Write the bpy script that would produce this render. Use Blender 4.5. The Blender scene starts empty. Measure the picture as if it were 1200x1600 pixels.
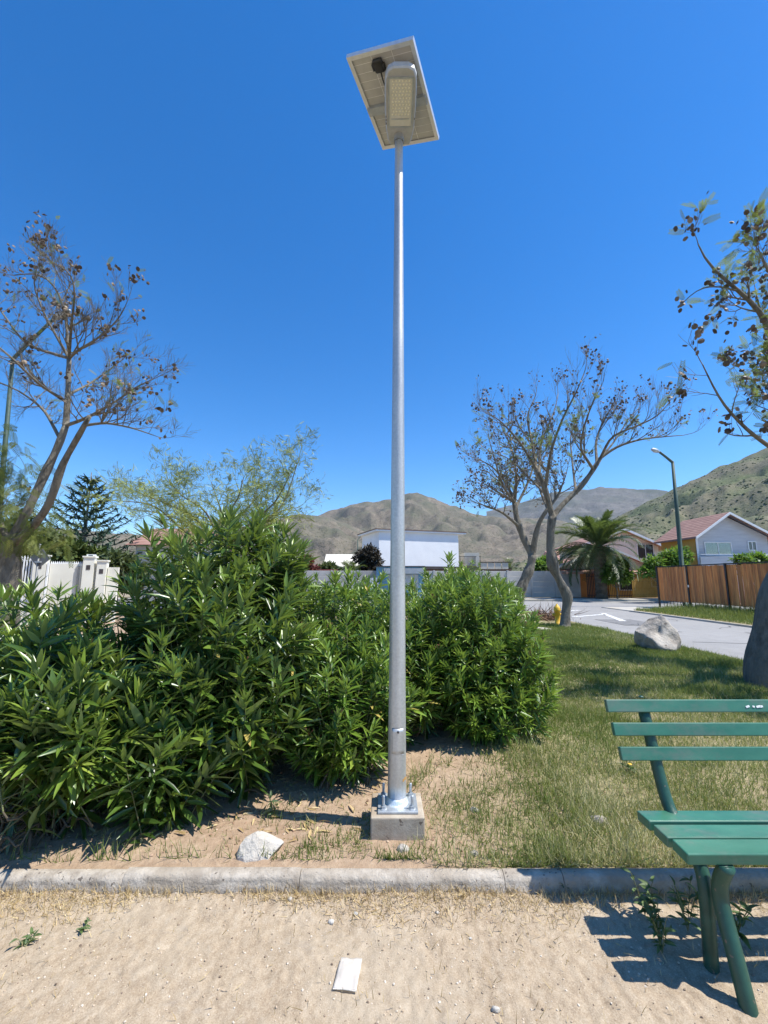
import bpy, bmesh, math, random
import numpy as np
from mathutils import Vector, Matrix

# ------------------------------------------------------------------ camera, sky, sun, exposure
sc = bpy.context.scene
CAM_H = 1.55
F_PX = 680.0                                   # focal length in pixels of a 1200 x 1600 frame
PITCH = math.atan(105.0 / F_PX)
cam_d = bpy.data.cameras.new('camera')
cam = bpy.data.objects.new('camera', cam_d); sc.collection.objects.link(cam)
cam.location = (0, 0, CAM_H); cam.rotation_euler = (math.pi / 2 + PITCH, 0, 0)
cam_d.sensor_fit = 'VERTICAL'; cam_d.sensor_height = 36.0; cam_d.sensor_width = 27.0
cam_d.lens = F_PX / 1600.0 * 36.0
cam_d.clip_start = 0.02; cam_d.clip_end = 40000
sc.camera = cam

SUN = Vector((0.56, -0.10, 1.0)).normalized()   # direction towards the sun
EL = math.asin(SUN.z); AZ = math.atan2(SUN.x, SUN.y)
w = bpy.data.worlds.new('World'); sc.world = w; w.use_nodes = True
wn = w.node_tree
for n in list(wn.nodes): wn.nodes.remove(n)
wo = wn.nodes.new('ShaderNodeOutputWorld'); wb = wn.nodes.new('ShaderNodeBackground')
sky = wn.nodes.new('ShaderNodeTexSky'); sky.sky_type = 'NISHITA'; sky.sun_disc = False
sky.sun_elevation = EL; sky.sun_rotation = AZ
sky.altitude = 600; sky.air_density = 1.0; sky.dust_density = 0.15; sky.ozone_density = 4.0
wb.inputs['Strength'].default_value = 0.15
hsv = wn.nodes.new('ShaderNodeHueSaturation'); hsv.inputs['Hue'].default_value = .504; hsv.inputs['Saturation'].default_value = 1.35
wn.links.new(sky.outputs[0], hsv.inputs['Color']); wn.links.new(hsv.outputs[0], wb.inputs['Color']); wn.links.new(wb.outputs[0], wo.inputs['Surface'])
sl = bpy.data.lights.new('sun', 'SUN'); sl.energy = 5.0; sl.angle = math.radians(0.53); sl.color = (1.0, 0.965, 0.90)
so = bpy.data.objects.new('sun', sl); sc.collection.objects.link(so)
so.rotation_euler = SUN.to_track_quat('Z', 'Y').to_euler()
sc.view_settings.view_transform = 'Standard'; sc.view_settings.look = 'None'
sc.view_settings.exposure = 0.56; sc.view_settings.gamma = 1.0
sc.view_settings.use_curve_mapping = False

# ------------------------------------------------------------------ helpers
C = sc.collection
rnd = random.Random(7)
RNG = np.random.default_rng(11)
cP, sP = math.cos(PITCH), math.sin(PITCH)

def ray(px, py):
    dx = (px - 600) / F_PX; dv = (800 - py) / F_PX
    return np.array([dx, cP - dv * sP, sP + dv * cP])
def at(px, py, Y):                              # the point of a sight line at distance Y
    d = ray(px, py); t = Y / d[1]
    return np.array([d[0] * t, Y, CAM_H + d[2] * t])
def G(px, py, z=0.0):                           # the point of a sight line on the level z
    d = ray(px, py); t = (z - CAM_H) / d[2]
    return np.array([d[0] * t, d[1] * t, z])

_tab = np.random.default_rng(5).random((256, 256))
def vnoise(x, y, s=0):
    x = np.asarray(x, float) + s * 17.3; y = np.asarray(y, float) + s * 9.1
    xi = np.floor(x).astype(int); yi = np.floor(y).astype(int)
    fx = x - xi; fy = y - yi; fx = fx * fx * (3 - 2 * fx); fy = fy * fy * (3 - 2 * fy)
    a = _tab[xi & 255, yi & 255]; b = _tab[(xi + 1) & 255, yi & 255]
    c = _tab[xi & 255, (yi + 1) & 255]; d = _tab[(xi + 1) & 255, (yi + 1) & 255]
    return (a * (1 - fx) + b * fx) * (1 - fy) + (c * (1 - fx) + d * fx) * fy
def fbm(x, y, s=0, octs=5, gain=.5):
    v = 0; a = 1; tot = 0
    for o in range(octs):
        v = v + a * vnoise(x * 2 ** o, y * 2 ** o, s + o); tot += a; a *= gain
    return v / tot
def smooth(a, b, x):
    t = np.clip((np.asarray(x, float) - a) / (b - a), 0, 1); return t * t * (3 - 2 * t)

class MB:
    """collects geometry for ONE mesh object"""
    def __init__(s): s.v = []; s.f = []; s.c = []; s.n = 0; s.sm = False
    def add(s, V, F, col=None):
        V = np.asarray(V, float).reshape(-1, 3)
        s.v.append(V)
        by = {}
        if isinstance(F, np.ndarray): by[F.shape[1]] = F
        else:
            for f in F: by.setdefault(len(f), []).append(f)
        for k in by: s.f.append(np.asarray(by[k], int) + s.n)
        if col is None: col = np.full(len(V), .5)
        s.c.append(np.broadcast_to(np.asarray(col, float), (len(V),)))
        s.n += len(V); return s
    def mesh(s, name, mats, smooth=False):
        me = bpy.data.meshes.new(name)
        V = np.concatenate(s.v); nl = sum(a.size for a in s.f); nf = sum(len(a) for a in s.f)
        me.vertices.add(len(V)); me.vertices.foreach_set('co', V.ravel().astype(np.float32))
        me.loops.add(nl); me.polygons.add(nf)
        me.loops.foreach_set('vertex_index', np.concatenate([a.ravel() for a in s.f]).astype(np.int32))
        tot = np.concatenate([np.full(len(a), a.shape[1]) for a in s.f])
        st = np.concatenate([[0], np.cumsum(tot)[:-1]])
        me.polygons.foreach_set('loop_start', st.astype(np.int32))
        try: me.polygons.foreach_set('loop_total', tot.astype(np.int32))
        except Exception: pass
        me.polygons.foreach_set('use_smooth', np.full(nf, smooth))
        ca = me.attributes.new('var', 'FLOAT', 'POINT')
        ca.data.foreach_set('value', np.concatenate(s.c).astype(np.float32))
        for m in (mats if isinstance(mats, (list, tuple)) else [mats]): me.materials.append(m)
        me.update(calc_edges=True); me.validate()
        return me
    def build(s, name, mat, parent=None, smooth=False, M=None):
        return link(name, s.mesh(name, mat, smooth), parent, M)
def wmat(o):
    m = o.matrix_basis.copy()
    return m if o.parent is None else wmat(o.parent) @ o.matrix_parent_inverse @ m
def link(name, data, parent=None, M=None):      # geometry and M are in world coordinates, with or without a parent
    o = bpy.data.objects.new(name, data); C.objects.link(o)
    if parent is not None:
        o.parent = parent; o.matrix_parent_inverse = wmat(parent).inverted()
    if M is not None: o.matrix_basis = M if isinstance(M, Matrix) else Matrix(np.asarray(M).tolist())
    return o
def tag(o, label=None, cat=None, group=None, kind=None):
    if label: o['label'] = label
    if cat: o['category'] = cat
    if group: o['group'] = group
    if kind: o['kind'] = kind
    return o
def thing(name, label, cat, loc=(0, 0, 0), group=None):
    o = bpy.data.objects.new(name, None); C.objects.link(o); o.location = tuple(float(q) for q in loc); o.empty_display_size = .2
    return tag(o, label, cat, group)

BOXF = [(0, 3, 2, 1), (4, 5, 6, 7), (0, 1, 5, 4), (1, 2, 6, 5), (2, 3, 7, 6), (3, 0, 4, 7)]
def box(mb, x0, x1, y0, y1, z0, z1, col=None, M=None):
    V = np.array([(x0, y0, z0), (x1, y0, z0), (x1, y1, z0), (x0, y1, z0), (x0, y0, z1), (x1, y0, z1), (x1, y1, z1), (x0, y1, z1)], float)
    if M is not None: V = V @ M[:3, :3].T + M[:3, 3]
    return mb.add(V, BOXF, col)
def cbox(sx, sy, sz, bev=.004, seg=2):          # bevelled box centred on the origin, as (verts, faces)
    bm = bmesh.new(); bmesh.ops.create_cube(bm, size=1)
    bmesh.ops.scale(bm, vec=(sx, sy, sz), verts=bm.verts)
    bmesh.ops.bevel(bm, geom=list(bm.edges), offset=bev, segments=seg, affect='EDGES', profile=.5)
    bm.verts.index_update()
    V = np.array([v.co[:] for v in bm.verts]); F = [tuple(v.index for v in f.verts) for f in bm.faces]; bm.free()
    return V, F
def mat4(loc=(0, 0, 0), rx=0, ry=0, rz=0):
    return np.array(Matrix.Translation(loc) @ Matrix.Rotation(rz, 4, 'Z') @ Matrix.Rotation(rx, 4, 'X') @ Matrix.Rotation(ry, 4, 'Y'))
def addM(mb, VF, M, col=None):
    V, F = VF; return mb.add(np.asarray(V) @ M[:3, :3].T + M[:3, 3], F, col)
def tube(mb, pts, rad, sides=6, col=None, cap=True):
    P = np.asarray(pts, float); n = len(P); R = np.broadcast_to(np.asarray(rad, float), (n,))
    T = np.gradient(P, axis=0); T /= np.linalg.norm(T, axis=1)[:, None] + 1e-12
    ref = np.array([0, 0, 1.]) if abs(T[:, 2]).mean() < .8 else np.array([1., 0, 0])
    A = np.cross(T, ref); A /= np.linalg.norm(A, axis=1)[:, None] + 1e-12
    B = np.cross(T, A)
    a = np.arange(sides) * 2 * math.pi / sides
    V = P[:, None] + R[:, None, None] * (np.cos(a)[None, :, None] * A[:, None] + np.sin(a)[None, :, None] * B[:, None])
    i = np.arange(n - 1)[:, None] * sides; j = np.arange(sides)[None]
    j2 = (j + 1) % sides
    F = np.stack([i + j, i + j2, i + sides + j2, i + sides + j], -1).reshape(-1, 4)
    mb.add(V.reshape(-1, 3), F, col)
    if cap:
        for k in (0, n - 1):
            mb.f.append(np.array([[mb.n - n * sides + k * sides + q for q in range(sides)]]))
    return mb
def lathe(mb, prof, c=(0, 0), sides=16, col=None, M=None):   # prof: (r, z)
    a = np.arange(sides) * 2 * math.pi / sides
    V = np.array([[(c[0] + r * math.cos(q), c[1] + r * math.sin(q), z) for q in a] for r, z in prof]).reshape(-1, 3)
    if M is not None: V = V @ M[:3, :3].T + M[:3, 3]
    F = []
    for i in range(len(prof) - 1):
        for j in range(sides):
            k = (j + 1) % sides; F.append((i * sides + j, i * sides + k, (i + 1) * sides + k, (i + 1) * sides + j))
    mb.add(V, F, col)
    mb.f.append(np.array([[mb.n - sides + q for q in range(sides)]])); mb.f.append(np.array([[mb.n - len(V) + sides - 1 - q for q in range(sides)]]))
    return mb
def frames(D, roll):                            # orthonormal frames (N,3,3): columns side, along, normal
    D = D / (np.linalg.norm(D, axis=1)[:, None] + 1e-12)
    up = np.tile(np.array([0, 0, 1.]), (len(D), 1)); bad = abs(D[:, 2]) > .97; up[bad] = (1, 0, 0)
    S = np.cross(D, up); S /= np.linalg.norm(S, axis=1)[:, None] + 1e-12
    N = np.cross(S, D)
    c, s = np.cos(roll)[:, None], np.sin(roll)[:, None]
    S2 = c * S + s * N; N2 = np.cross(S2, D)
    return np.stack([S2, D, N2], -1)
def scatter(mb, T, TF, pos, R, scale, col=None):
    T = np.asarray(T, float); k = len(T); N = len(pos)
    if N == 0: return mb
    sc_ = np.asarray(scale, float)
    if sc_.ndim == 1: sc_ = sc_[:, None].repeat(3, 1)
    V = np.einsum('nij,nkj->nki', R, T[None] * sc_[:, None, :]) + np.asarray(pos)[:, None]
    TF = np.asarray(TF, int)
    F = (TF[None] + (np.arange(N) * k)[:, None, None]).reshape(-1, TF.shape[1])
    mb.add(V.reshape(-1, 3), F, None if col is None else np.repeat(np.asarray(col, float), k))
    return mb
def grid(xs, ys, zf):
    X, Y = np.meshgrid(xs, ys); Z = zf(X, Y)
    V = np.stack([X, Y, Z], -1).reshape(-1, 3); nx, ny = len(xs), len(ys)
    i = np.arange(ny - 1)[:, None] * nx; j = np.arange(nx - 1)[None]
    F = np.stack([i + j, i + j + 1, i + nx + j + 1, i + nx + j], -1).reshape(-1, 4)
    return V, F

# ------------------------------------------------------------------ materials
MATS = {}
def new_mat(name):
    m = bpy.data.materials.new(name); m.use_nodes = True; MATS[name] = m
    nt = m.node_tree; b = nt.nodes['Principled BSDF']; return m, nt, b
def nd(nt, t, **kw):
    n = nt.nodes.new(t)
    for k, v in kw.items():
        if k in n.inputs: n.inputs[k].default_value = v
        else: setattr(n, k, v)
    return n
def ramp(nt, stops, fac):
    r = nt.nodes.new('ShaderNodeValToRGB'); e = r.color_ramp.elements
    while len(e) < len(stops): e.new(.5)
    for q, (p, c) in zip(e, stops): q.position = p; q.color = (*c, 1) if len(c) == 3 else c
    if fac is not None: nt.links.new(fac, r.inputs[0])
    return r
def pos_node(nt, scale=None):
    g = nt.nodes.new('ShaderNodeNewGeometry').outputs['Position']
    if scale is None: return g
    mp = nt.nodes.new('ShaderNodeMapping'); mp.inputs['Scale'].default_value = scale; nt.links.new(g, mp.inputs[0]); return mp.outputs[0]
def noise(nt, scale, detail=5, rough=.55, vec=None):
    n = nt.nodes.new('ShaderNodeTexNoise'); n.inputs['Scale'].default_value = scale; n.inputs['Detail'].default_value = detail; n.inputs['Roughness'].default_value = rough
    nt.links.new(vec if vec is not None else pos_node(nt), n.inputs['Vector']); return n.outputs['Fac']
def bump(nt, b, h, strength=.4, dist=.01):
    n = nt.nodes.new('ShaderNodeBump'); n.inputs['Strength'].default_value = strength; n.inputs['Distance'].default_value = dist
    nt.links.new(h, n.inputs['Height']); nt.links.new(n.outputs[0], b.inputs['Normal']); return n
def mixc(nt, fac, a, b, mode='MIX'):
    m = nt.nodes.new('ShaderNodeMix'); m.data_type = 'RGBA'; m.blend_type = mode
    for s, v in ((m.inputs[0], fac), (m.inputs[6], a), (m.inputs[7], b)):
        if isinstance(v, (int, float)): s.default_value = v
        elif isinstance(v, tuple): s.default_value = (*v, 1)
        else: nt.links.new(v, s)
    return m.outputs[2]
def math_n(nt, op, a, b=None):
    m = nt.nodes.new('ShaderNodeMath'); m.operation = op
    for s, v in zip(m.inputs, (a, b)):
        if v is None: continue
        if isinstance(v, (int, float)): s.default_value = v
        else: nt.links.new(v, s)
    return m.outputs[0]
def surf(name, c1, c2, scale=4, rough=.8, metallic=0, bs=.3, bd=.01, bscale=None, c3=None, spots=None, spec=.5, vec=None):
    """two-tone noise surface with fine relief; optional third tone in large blotches"""
    m, nt, b = new_mat(name)
    v = pos_node(nt, vec) if vec else None
    n1 = noise(nt, scale, 6, .6, v)
    col = ramp(nt, [(.32, c1), (.68, c2)], n1).outputs[0]
    if c3:
        n2 = noise(nt, scale * .23, 4, .5, v)
        f = ramp(nt, [(.5, (0, 0, 0)), (.66, (1, 1, 1))], n2).outputs[0]
        col = mixc(nt, f, col, c3)
    if spots:
        n3 = noise(nt, spots[0], 2, .5, v); f = ramp(nt, [(spots[2], (0, 0, 0)), (spots[2] + .05, (1, 1, 1))], n3).outputs[0]
        col = mixc(nt, f, col, spots[1])
    nt.links.new(col, b.inputs['Base Color']); b.inputs['Roughness'].default_value = rough; b.inputs['Metallic'].default_value = metallic
    b.inputs['Specular IOR Level'].default_value = spec
    if bs: bump(nt, b, noise(nt, bscale or scale * 6, 6, .65, v), bs, bd)
    return m
def leafmat(name, stops, rough=.4, trans=.3, tcol=(.25, .4, .05), spec=.5, back=None):
    m, nt, b = new_mat(name)
    a = nt.nodes.new('ShaderNodeAttribute'); a.attribute_name = 'var'
    col = ramp(nt, stops, a.outputs['Fac']).outputs[0]
    if back:
        g = nt.nodes.new('ShaderNodeNewGeometry'); col = mixc(nt, g.outputs['Backfacing'], col, back)
    nt.links.new(col, b.inputs['Base Color']); b.inputs['Roughness'].default_value = rough; b.inputs['Specular IOR Level'].default_value = spec
    if trans:
        t = nt.nodes.new('ShaderNodeBsdfTranslucent'); t.inputs['Color'].default_value = (*tcol, 1)
        mx = nt.nodes.new('ShaderNodeMixShader'); mx.inputs[0].default_value = trans
        out = nt.nodes['Material Output']
        nt.links.new(b.outputs[0], mx.inputs[1]); nt.links.new(t.outputs[0], mx.inputs[2]); nt.links.new(mx.outputs[0], out.inputs['Surface'])
    return m

# ground kinds
def mat_dirt():
    m, nt, b = new_mat('sandy_dirt')
    n0 = noise(nt, .9, 5, .6); n1 = noise(nt, 3.4, 8, .68); n2 = noise(nt, 26, 6, .72, pos_node(nt, (1, .55, 1))); n3 = noise(nt, 170, 4, .75)
    c = ramp(nt, [(.3, (.255, .20, .13)), (.5, (.36, .29, .195)), (.7, (.45, .375, .265))], n1).outputs[0]
    c = mixc(nt, .5, c, ramp(nt, [(.36, (.20, .135, .085)), (.5, (.42, .32, .22)), (.66, (.58, .48, .36))], n2).outputs[0])
    c = mixc(nt, .32, c, ramp(nt, [(.36, (.17, .12, .075)), (.53, (.43, .33, .23)), (.68, (.66, .57, .45))], n3).outputs[0])
    c = mixc(nt, math_n(nt, 'MULTIPLY', ramp(nt, [(.46, (0, 0, 0)), (.60, (1, 1, 1))], n0).outputs[0], .45), c, (.44, .37, .275))
    g_ = ramp(nt, [(.60, (0, 0, 0)), (.72, (1, 1, 1))], noise(nt, 2.0, 6, .7, pos_node(nt, (1.0, 2.2, 1)))).outputs[0]
    c = mixc(nt, math_n(nt, 'MULTIPLY', g_, .5), c, (.30, .265, .225))
    nt.links.new(c, b.inputs['Base Color']); b.inputs['Roughness'].default_value = .95; b.inputs['Specular IOR Level'].default_value = .2
    h = math_n(nt, 'ADD', math_n(nt, 'MULTIPLY', n2, .8), n3)
    bump(nt, b, h, .6, .006); return m
mat_dirt()
def mat_soil():
    m, nt, b = new_mat('bed_soil')
    n1 = noise(nt, 1.6, 7, .6); n2 = noise(nt, 22, 7, .7)
    a = nt.nodes.new('ShaderNodeAttribute'); a.attribute_name = 'var'
    red = ramp(nt, [(.3, (.25, .155, .10)), (.55, (.38, .265, .18)), (.75, (.50, .375, .265))], n2).outputs[0]
    thatch = ramp(nt, [(.3, (.10, .105, .035)), (.5, (.20, .19, .08)), (.72, (.36, .32, .17))], n2).outputs[0]
    c = mixc(nt, a.outputs['Fac'], red, thatch)
    c = mixc(nt, .35, c, ramp(nt, [(.3, (.30, .21, .13)), (.7, (.50, .40, .27))], n1).outputs[0])
    nt.links.new(c, b.inputs['Base Color']); b.inputs['Roughness'].default_value = .95; b.inputs['Specular IOR Level'].default_value = .2
    bump(nt, b, n2, .8, .02); return m
mat_soil()
surf('dry_ground', (.22, .17, .10), (.34, .27, .17), .4, .95, bs=.2)
def mat_asphalt():
    m, nt, b = new_mat('worn_asphalt')
    n1 = noise(nt, .35, 6, .6); n2 = noise(nt, 3, 6, .65); n3 = noise(nt, 90, 3, .6)
    c = ramp(nt, [(.3, (.245, .235, .22)), (.7, (.33, .32, .30))], n1).outputs[0]
    c = mixc(nt, .4, c, ramp(nt, [(.35, (.21, .20, .19)), (.65, (.35, .335, .31))], n2).outputs[0])
    c = mixc(nt, .3, c, ramp(nt, [(.3, (.12, .12, .12)), (.7, (.36, .35, .34))], n3).outputs[0])
    nt.links.new(c, b.inputs['Base Color']); b.inputs['Roughness'].default_value = .9
    bump(nt, b, n3, .3, .005); return m
mat_asphalt()
surf('pavement_concrete', (.36, .34, .30), (.48, .46, .41), 2, .9, c3=(.40, .35, .27))
surf('kerb_concrete', (.27, .225, .175), (.51, .45, .37), 13, .93, bs=1.0, bd=.008, bscale=48, c3=(.34, .285, .22), spots=(42, (.15, .125, .10), .66))
surf('footing_concrete', (.33, .27, .20), (.48, .42, .33), 9, .92, bs=.6, bd=.005, bscale=60, c3=(.30, .22, .14), spots=(38, (.15, .12, .09), .66))
surf('wall_concrete', (.38, .365, .34), (.52, .50, .47), 1.3, .9, bs=.3, bscale=30, c3=(.37, .35, .33))
surf('white_paint_road', (.50, .50, .48), (.72, .72, .70), 6, .85, bs=0, spots=(9, (.30, .29, .28), .56))
# metals
def mat_galv():
    m, nt, b = new_mat('galvanised_steel')
    n1 = noise(nt, 10, 5, .6, pos_node(nt, (1, 1, .16))); n2 = noise(nt, 70, 3, .6)
    c = ramp(nt, [(.3, (.42, .425, .41)), (.7, (.60, .60, .58))], n1).outputs[0]
    c = mixc(nt, .25, c, ramp(nt, [(.35, (.34, .345, .33)), (.65, (.68, .68, .66))], n2).outputs[0])
    nt.links.new(c, b.inputs['Base Color']); b.inputs['Metallic'].default_value = .62
    r = ramp(nt, [(.3, (.36,) * 3), (.7, (.52,) * 3)], n1).outputs[0]; nt.links.new(r, b.inputs['Roughness'])
    bump(nt, b, n2, .08, .002); return m
mat_galv()
surf('dull_galvanised', (.34, .37, .40), (.48, .52, .55), 20, .5, .6, bs=.15, bscale=90)
surf('weld_spray_zinc', (.62, .68, .70), (.80, .86, .87), 40, .45, .5, bs=.3, bscale=120)
surf('rust_mark', (.40, .20, .05), (.55, .33, .12), 60, .8, bs=0)
surf('dark_steel', (.05, .05, .055), (.11, .11, .115), 40, .45, .6, bs=.1)
surf('lamp_aluminium', (.36, .37, .37), (.43, .44, .44), 30, .5, .15, bs=.03)
surf('panel_frame', (.62, .64, .65), (.70, .72, .73), 30, .4, .5, bs=.03)
surf('panel_backsheet', (.80, .81, .80), (.85, .86, .85), 8, .6, bs=0)
surf('panel_cell', (.40, .40, .38), (.46, .46, .435), 12, .5, bs=0)
surf('lamp_lens', (.52, .52, .46), (.58, .58, .52), 30, .2, bs=0)
surf('led_dot', (.64, .63, .50), (.74, .73, .58), 30, .25, bs=0)
surf('black_plastic', (.012, .012, .012), (.02, .02, .02), 30, .5, bs=.05)
# bench
def mat_bench():
    m, nt, b = new_mat('bench_green_paint')
    n1 = noise(nt, 7, 6, .65, pos_node(nt, (.35, 1, 1))); n2 = noise(nt, 60, 4, .6)
    c = ramp(nt, [(.3, (.024, .12, .072)), (.62, (.048, .18, .115)), (.8, (.09, .22, .155))], n1).outputs[0]
    wear = ramp(nt, [(.47, (0, 0, 0)), (.64, (1, 1, 1))], noise(nt, 4.0, 9, .78, pos_node(nt, (.6, 1, 1)))).outputs[0]
    c = mixc(nt, math_n(nt, 'MULTIPLY', wear, .55), c, (.17, .165, .14))
    chip = ramp(nt, [(.70, (0, 0, 0)), (.73, (1, 1, 1))], n2).outputs[0]
    c = mixc(nt, math_n(nt, 'MULTIPLY', chip, .5), c, (.10, .11, .08))
    nt.links.new(c, b.inputs['Base Color'])
    r = ramp(nt, [(.3, (.28,) * 3), (.7, (.45,) * 3)], n1).outputs[0]; nt.links.new(r, b.inputs['Roughness'])
    bump(nt, b, n2, .12, .002); return m
mat_bench()
surf('bench_tube_paint', (.012, .055, .036), (.024, .09, .06), 18, .42, bs=.15, c3=(.02, .075, .05), spots=(30, (.15, .12, .09), .68))
# vegetation
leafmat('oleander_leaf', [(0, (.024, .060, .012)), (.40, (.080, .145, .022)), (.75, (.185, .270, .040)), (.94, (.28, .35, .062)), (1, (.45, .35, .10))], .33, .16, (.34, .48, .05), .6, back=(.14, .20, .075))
leafmat('oleander_leaf_bright', [(0, (.030, .080, .012)), (.40, (.10, .185, .022)), (.75, (.215, .32, .040)), (.94, (.31, .40, .065)), (1, (.48, .38, .10))], .36, .18, (.36, .52, .06), .55, back=(.15, .23, .075))
leafmat('flower_stalk', [(0, (.12, .05, .03)), (.6, (.24, .09, .055)), (1, (.32, .20, .10))], .7, 0)
surf('oleander_stem', (.10, .12, .04), (.20, .19, .09), 20, .7, bs=0)
surf('oleander_wood', (.07, .055, .035), (.14, .115, .08), 20, .9, bs=.2)
leafmat('grass_blade', [(0, (.065, .115, .022)), (.35, (.125, .185, .04)), (.6, (.24, .26, .085)), (.8, (.42, .38, .19)), (1, (.56, .50, .30))], .6, .3, (.30, .36, .08), .3)
leafmat('straw', [(0, (.28, .18, .07)), (.5, (.50, .37, .17)), (1, (.66, .53, .30))], .7, .1, (.5, .4, .2), .3)
leafmat('weed_leaf', [(0, (.05, .09, .03)), (1, (.13, .19, .06))], .55, .2, (.2, .3, .05))
surf('bark_grey', (.085, .073, .053), (.25, .22, .17), 12, .95, bs=1.0, bd=.05, bscale=26, c3=(.20, .18, .14), vec=(1, 1, .35))
surf('twig_bark', (.10, .088, .066), (.20, .18, .14), 9, .9, bs=.2)
leafmat('seed_pod', [(0, (.045, .029, .017)), (.6, (.105, .07, .042)), (1, (.25, .18, .115))], .6, 0)
leafmat('feather_leaf', [(0, (.055, .075, .02)), (.6, (.105, .135, .035)), (1, (.21, .21, .055))], .55, .35, (.30, .38, .08), .3)
leafmat('green_twig', [(0, (.15, .17, .035)), (.6, (.26, .31, .05)), (1, (.38, .42, .09))], .6, 0)
leafmat('conifer', [(0, (.022, .05, .035)), (.6, (.045, .085, .055)), (1, (.075, .12, .07))], .6, .1, (.05, .1, .03), .3)
leafmat('cypress_green', [(0, (.035, .06, .014)), (.6, (.085, .115, .026)), (1, (.14, .17, .04))], .6, .1, (.1, .15, .03), .3)
leafmat('palm_leaf', [(0, (.030, .055, .016)), (.6, (.065, .10, .030)), (1, (.13, .165, .06))], .42, .2, (.2, .28, .05), .5)
leafmat('shrub_leaf', [(0, (.03, .075, .012)), (.6, (.085, .17, .025)), (1, (.15, .25, .045))], .5, .3, (.25, .42, .05), .4)
leafmat('shrub_dull', [(0, (.03, .05, .018)), (.6, (.07, .095, .035)), (1, (.12, .14, .06))], .6, .2, (.2, .25, .06), .3)
leafmat('shrub_dark', [(0, (.015, .014, .010)), (.6, (.04, .034, .022)), (1, (.075, .06, .04))], .6, .1, (.1, .07, .03), .3)
leafmat('shrub_red', [(0, (.05, .015, .014)), (.6, (.12, .035, .03)), (1, (.2, .08, .06))], .6, .2, (.3, .08, .05), .3)
surf('rock_pale', (.42, .385, .33), (.60, .565, .50), 5, .9, bs=.8, bd=.03, bscale=14, c3=(.46, .40, .32))
surf('rock_boulder', (.26, .225, .185), (.50, .455, .39), 3.2, .92, bs=.9, bd=.04, bscale=11, c3=(.40, .34, .27), spots=(6, (.16, .135, .11), .64))
def mat_scrub():
    pass

# ------------------------------------------------------------------ the ground
def sheet(name, V, F, mat, kind='structure', smooth_=True, col=None):
    mb = MB(); mb.add(V, F, col); return tag(mb.build(name, mat, smooth=smooth_), kind=kind)
def rect(name, x0, x1, y0, y1, z, mat):
    return sheet(name, [(x0, y0, z), (x1, y0, z), (x1, y1, z), (x0, y1, z)], [(0, 1, 2, 3)], mat)
rect('ground', -6500, 6500, -2000, 6500, -.06, MATS['dry_ground'])
def path_z(X, Y):
    return .016 * (fbm(X * 1.5, Y * 1.5, 2) - .5) + (.006 + .012 * fbm(X * 2, Y * 2, 9)) * (fbm(X * 11, Y * 11, 3) - .5) + .013 * (fbm(X * 40, Y * 40, 4, 3) - .5) + .028 * smooth(2.22, 2.44, Y) * (.4 + fbm(X * 5, Y * 5, 6))
xs = np.concatenate([np.linspace(-9, -2.2, 60), np.linspace(-2.18, 2.4, 420), np.linspace(2.5, 9, 60)])
ys = np.concatenate([np.linspace(-6, 1.5, 40), np.linspace(1.515, 2.46, 95)])
V, F = grid(xs, ys, path_z); sheet('dirt_path', V, F, MATS['sandy_dirt'])
SOIL_Z = .088
def lawn_mask(X, Y):                            # how much of the bed is turf (0 bare soil .. 1 lawn)
    m = smooth(.35, 1.25, X - .35 * (Y - 3.2) * (Y < 4) + .5 * (fbm(X * 1.3, Y * 1.3, 8) - .5) * 2)
    m = np.where(Y > 4.2, np.maximum(m, smooth(1.0, 2.0, X)), m)
    patch = smooth(.50, .68, fbm(X * .9 + 3, Y * .9, 12))
    return m * (1 - .45 * patch * (Y < 5))
def soil_z(X, Y):
    z = SOIL_Z + .03 * (fbm(X * 1.1, Y * 1.1, 20) - .5) + .022 * (fbm(X * 7, Y * 7, 21) - .5) + .012 * (fbm(X * 30, Y * 30, 22, 3) - .5)
    mound = np.exp(-(((X - 1.0) / .9) ** 2 + ((Y - 4.2) / .7) ** 2)) * .07
    z = z + mound - .012 * (1 - smooth(2.5, 2.62, Y))
    return z - (z - .02) * smooth(6.2, 6.85, X)
xs = np.concatenate([np.linspace(-26, -3, 60), np.linspace(-2.95, 3.4, 300), np.linspace(3.45, 6.9, 90)])
ys = np.concatenate([np.linspace(2.47, 4.6, 130), np.linspace(4.64, 9, 110), np.linspace(9.1, 22, 70)])
V, F = grid(xs, ys, soil_z); sheet('planting_bed', V, F, MATS['bed_soil'], col=lawn_mask(V[:, 0], V[:, 1]))
rect('side_road', 6.84, 12.0, -8, 22, -.004, MATS['worn_asphalt'])
rect('cross_road', -60, 80, 22, 31.5, 0.0, MATS['worn_asphalt'])
def slab(name, x0, x1, y0, y1, z0, z1, mat):
    mb = MB(); box(mb, x0, x1, y0, y1, z0, z1); return tag(mb.build(name, mat), kind='structure')
slab('pavement', -60, 80, 31.5, 34.0, -.05, .12, MATS['pavement_concrete'])
V, F = grid(np.linspace(12.02, 15.6, 40), np.linspace(6, 21.6, 120), lambda X, Y: .04 + .05 * smooth(12.02, 12.4, X) + .04 * (fbm(X, Y, 30) - .5))
sheet('grass_verge', V, F, MATS['bed_soil'], col=np.ones(len(V)))
slab('driveway_apron', 12.02, 15.2, 21.62, 24.6, -.05, .035, MATS['pavement_concrete'])
slab('verge_kerb', 11.9, 12.018, 6, 21.6, -.05, .06, MATS['pavement_concrete'])
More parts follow.
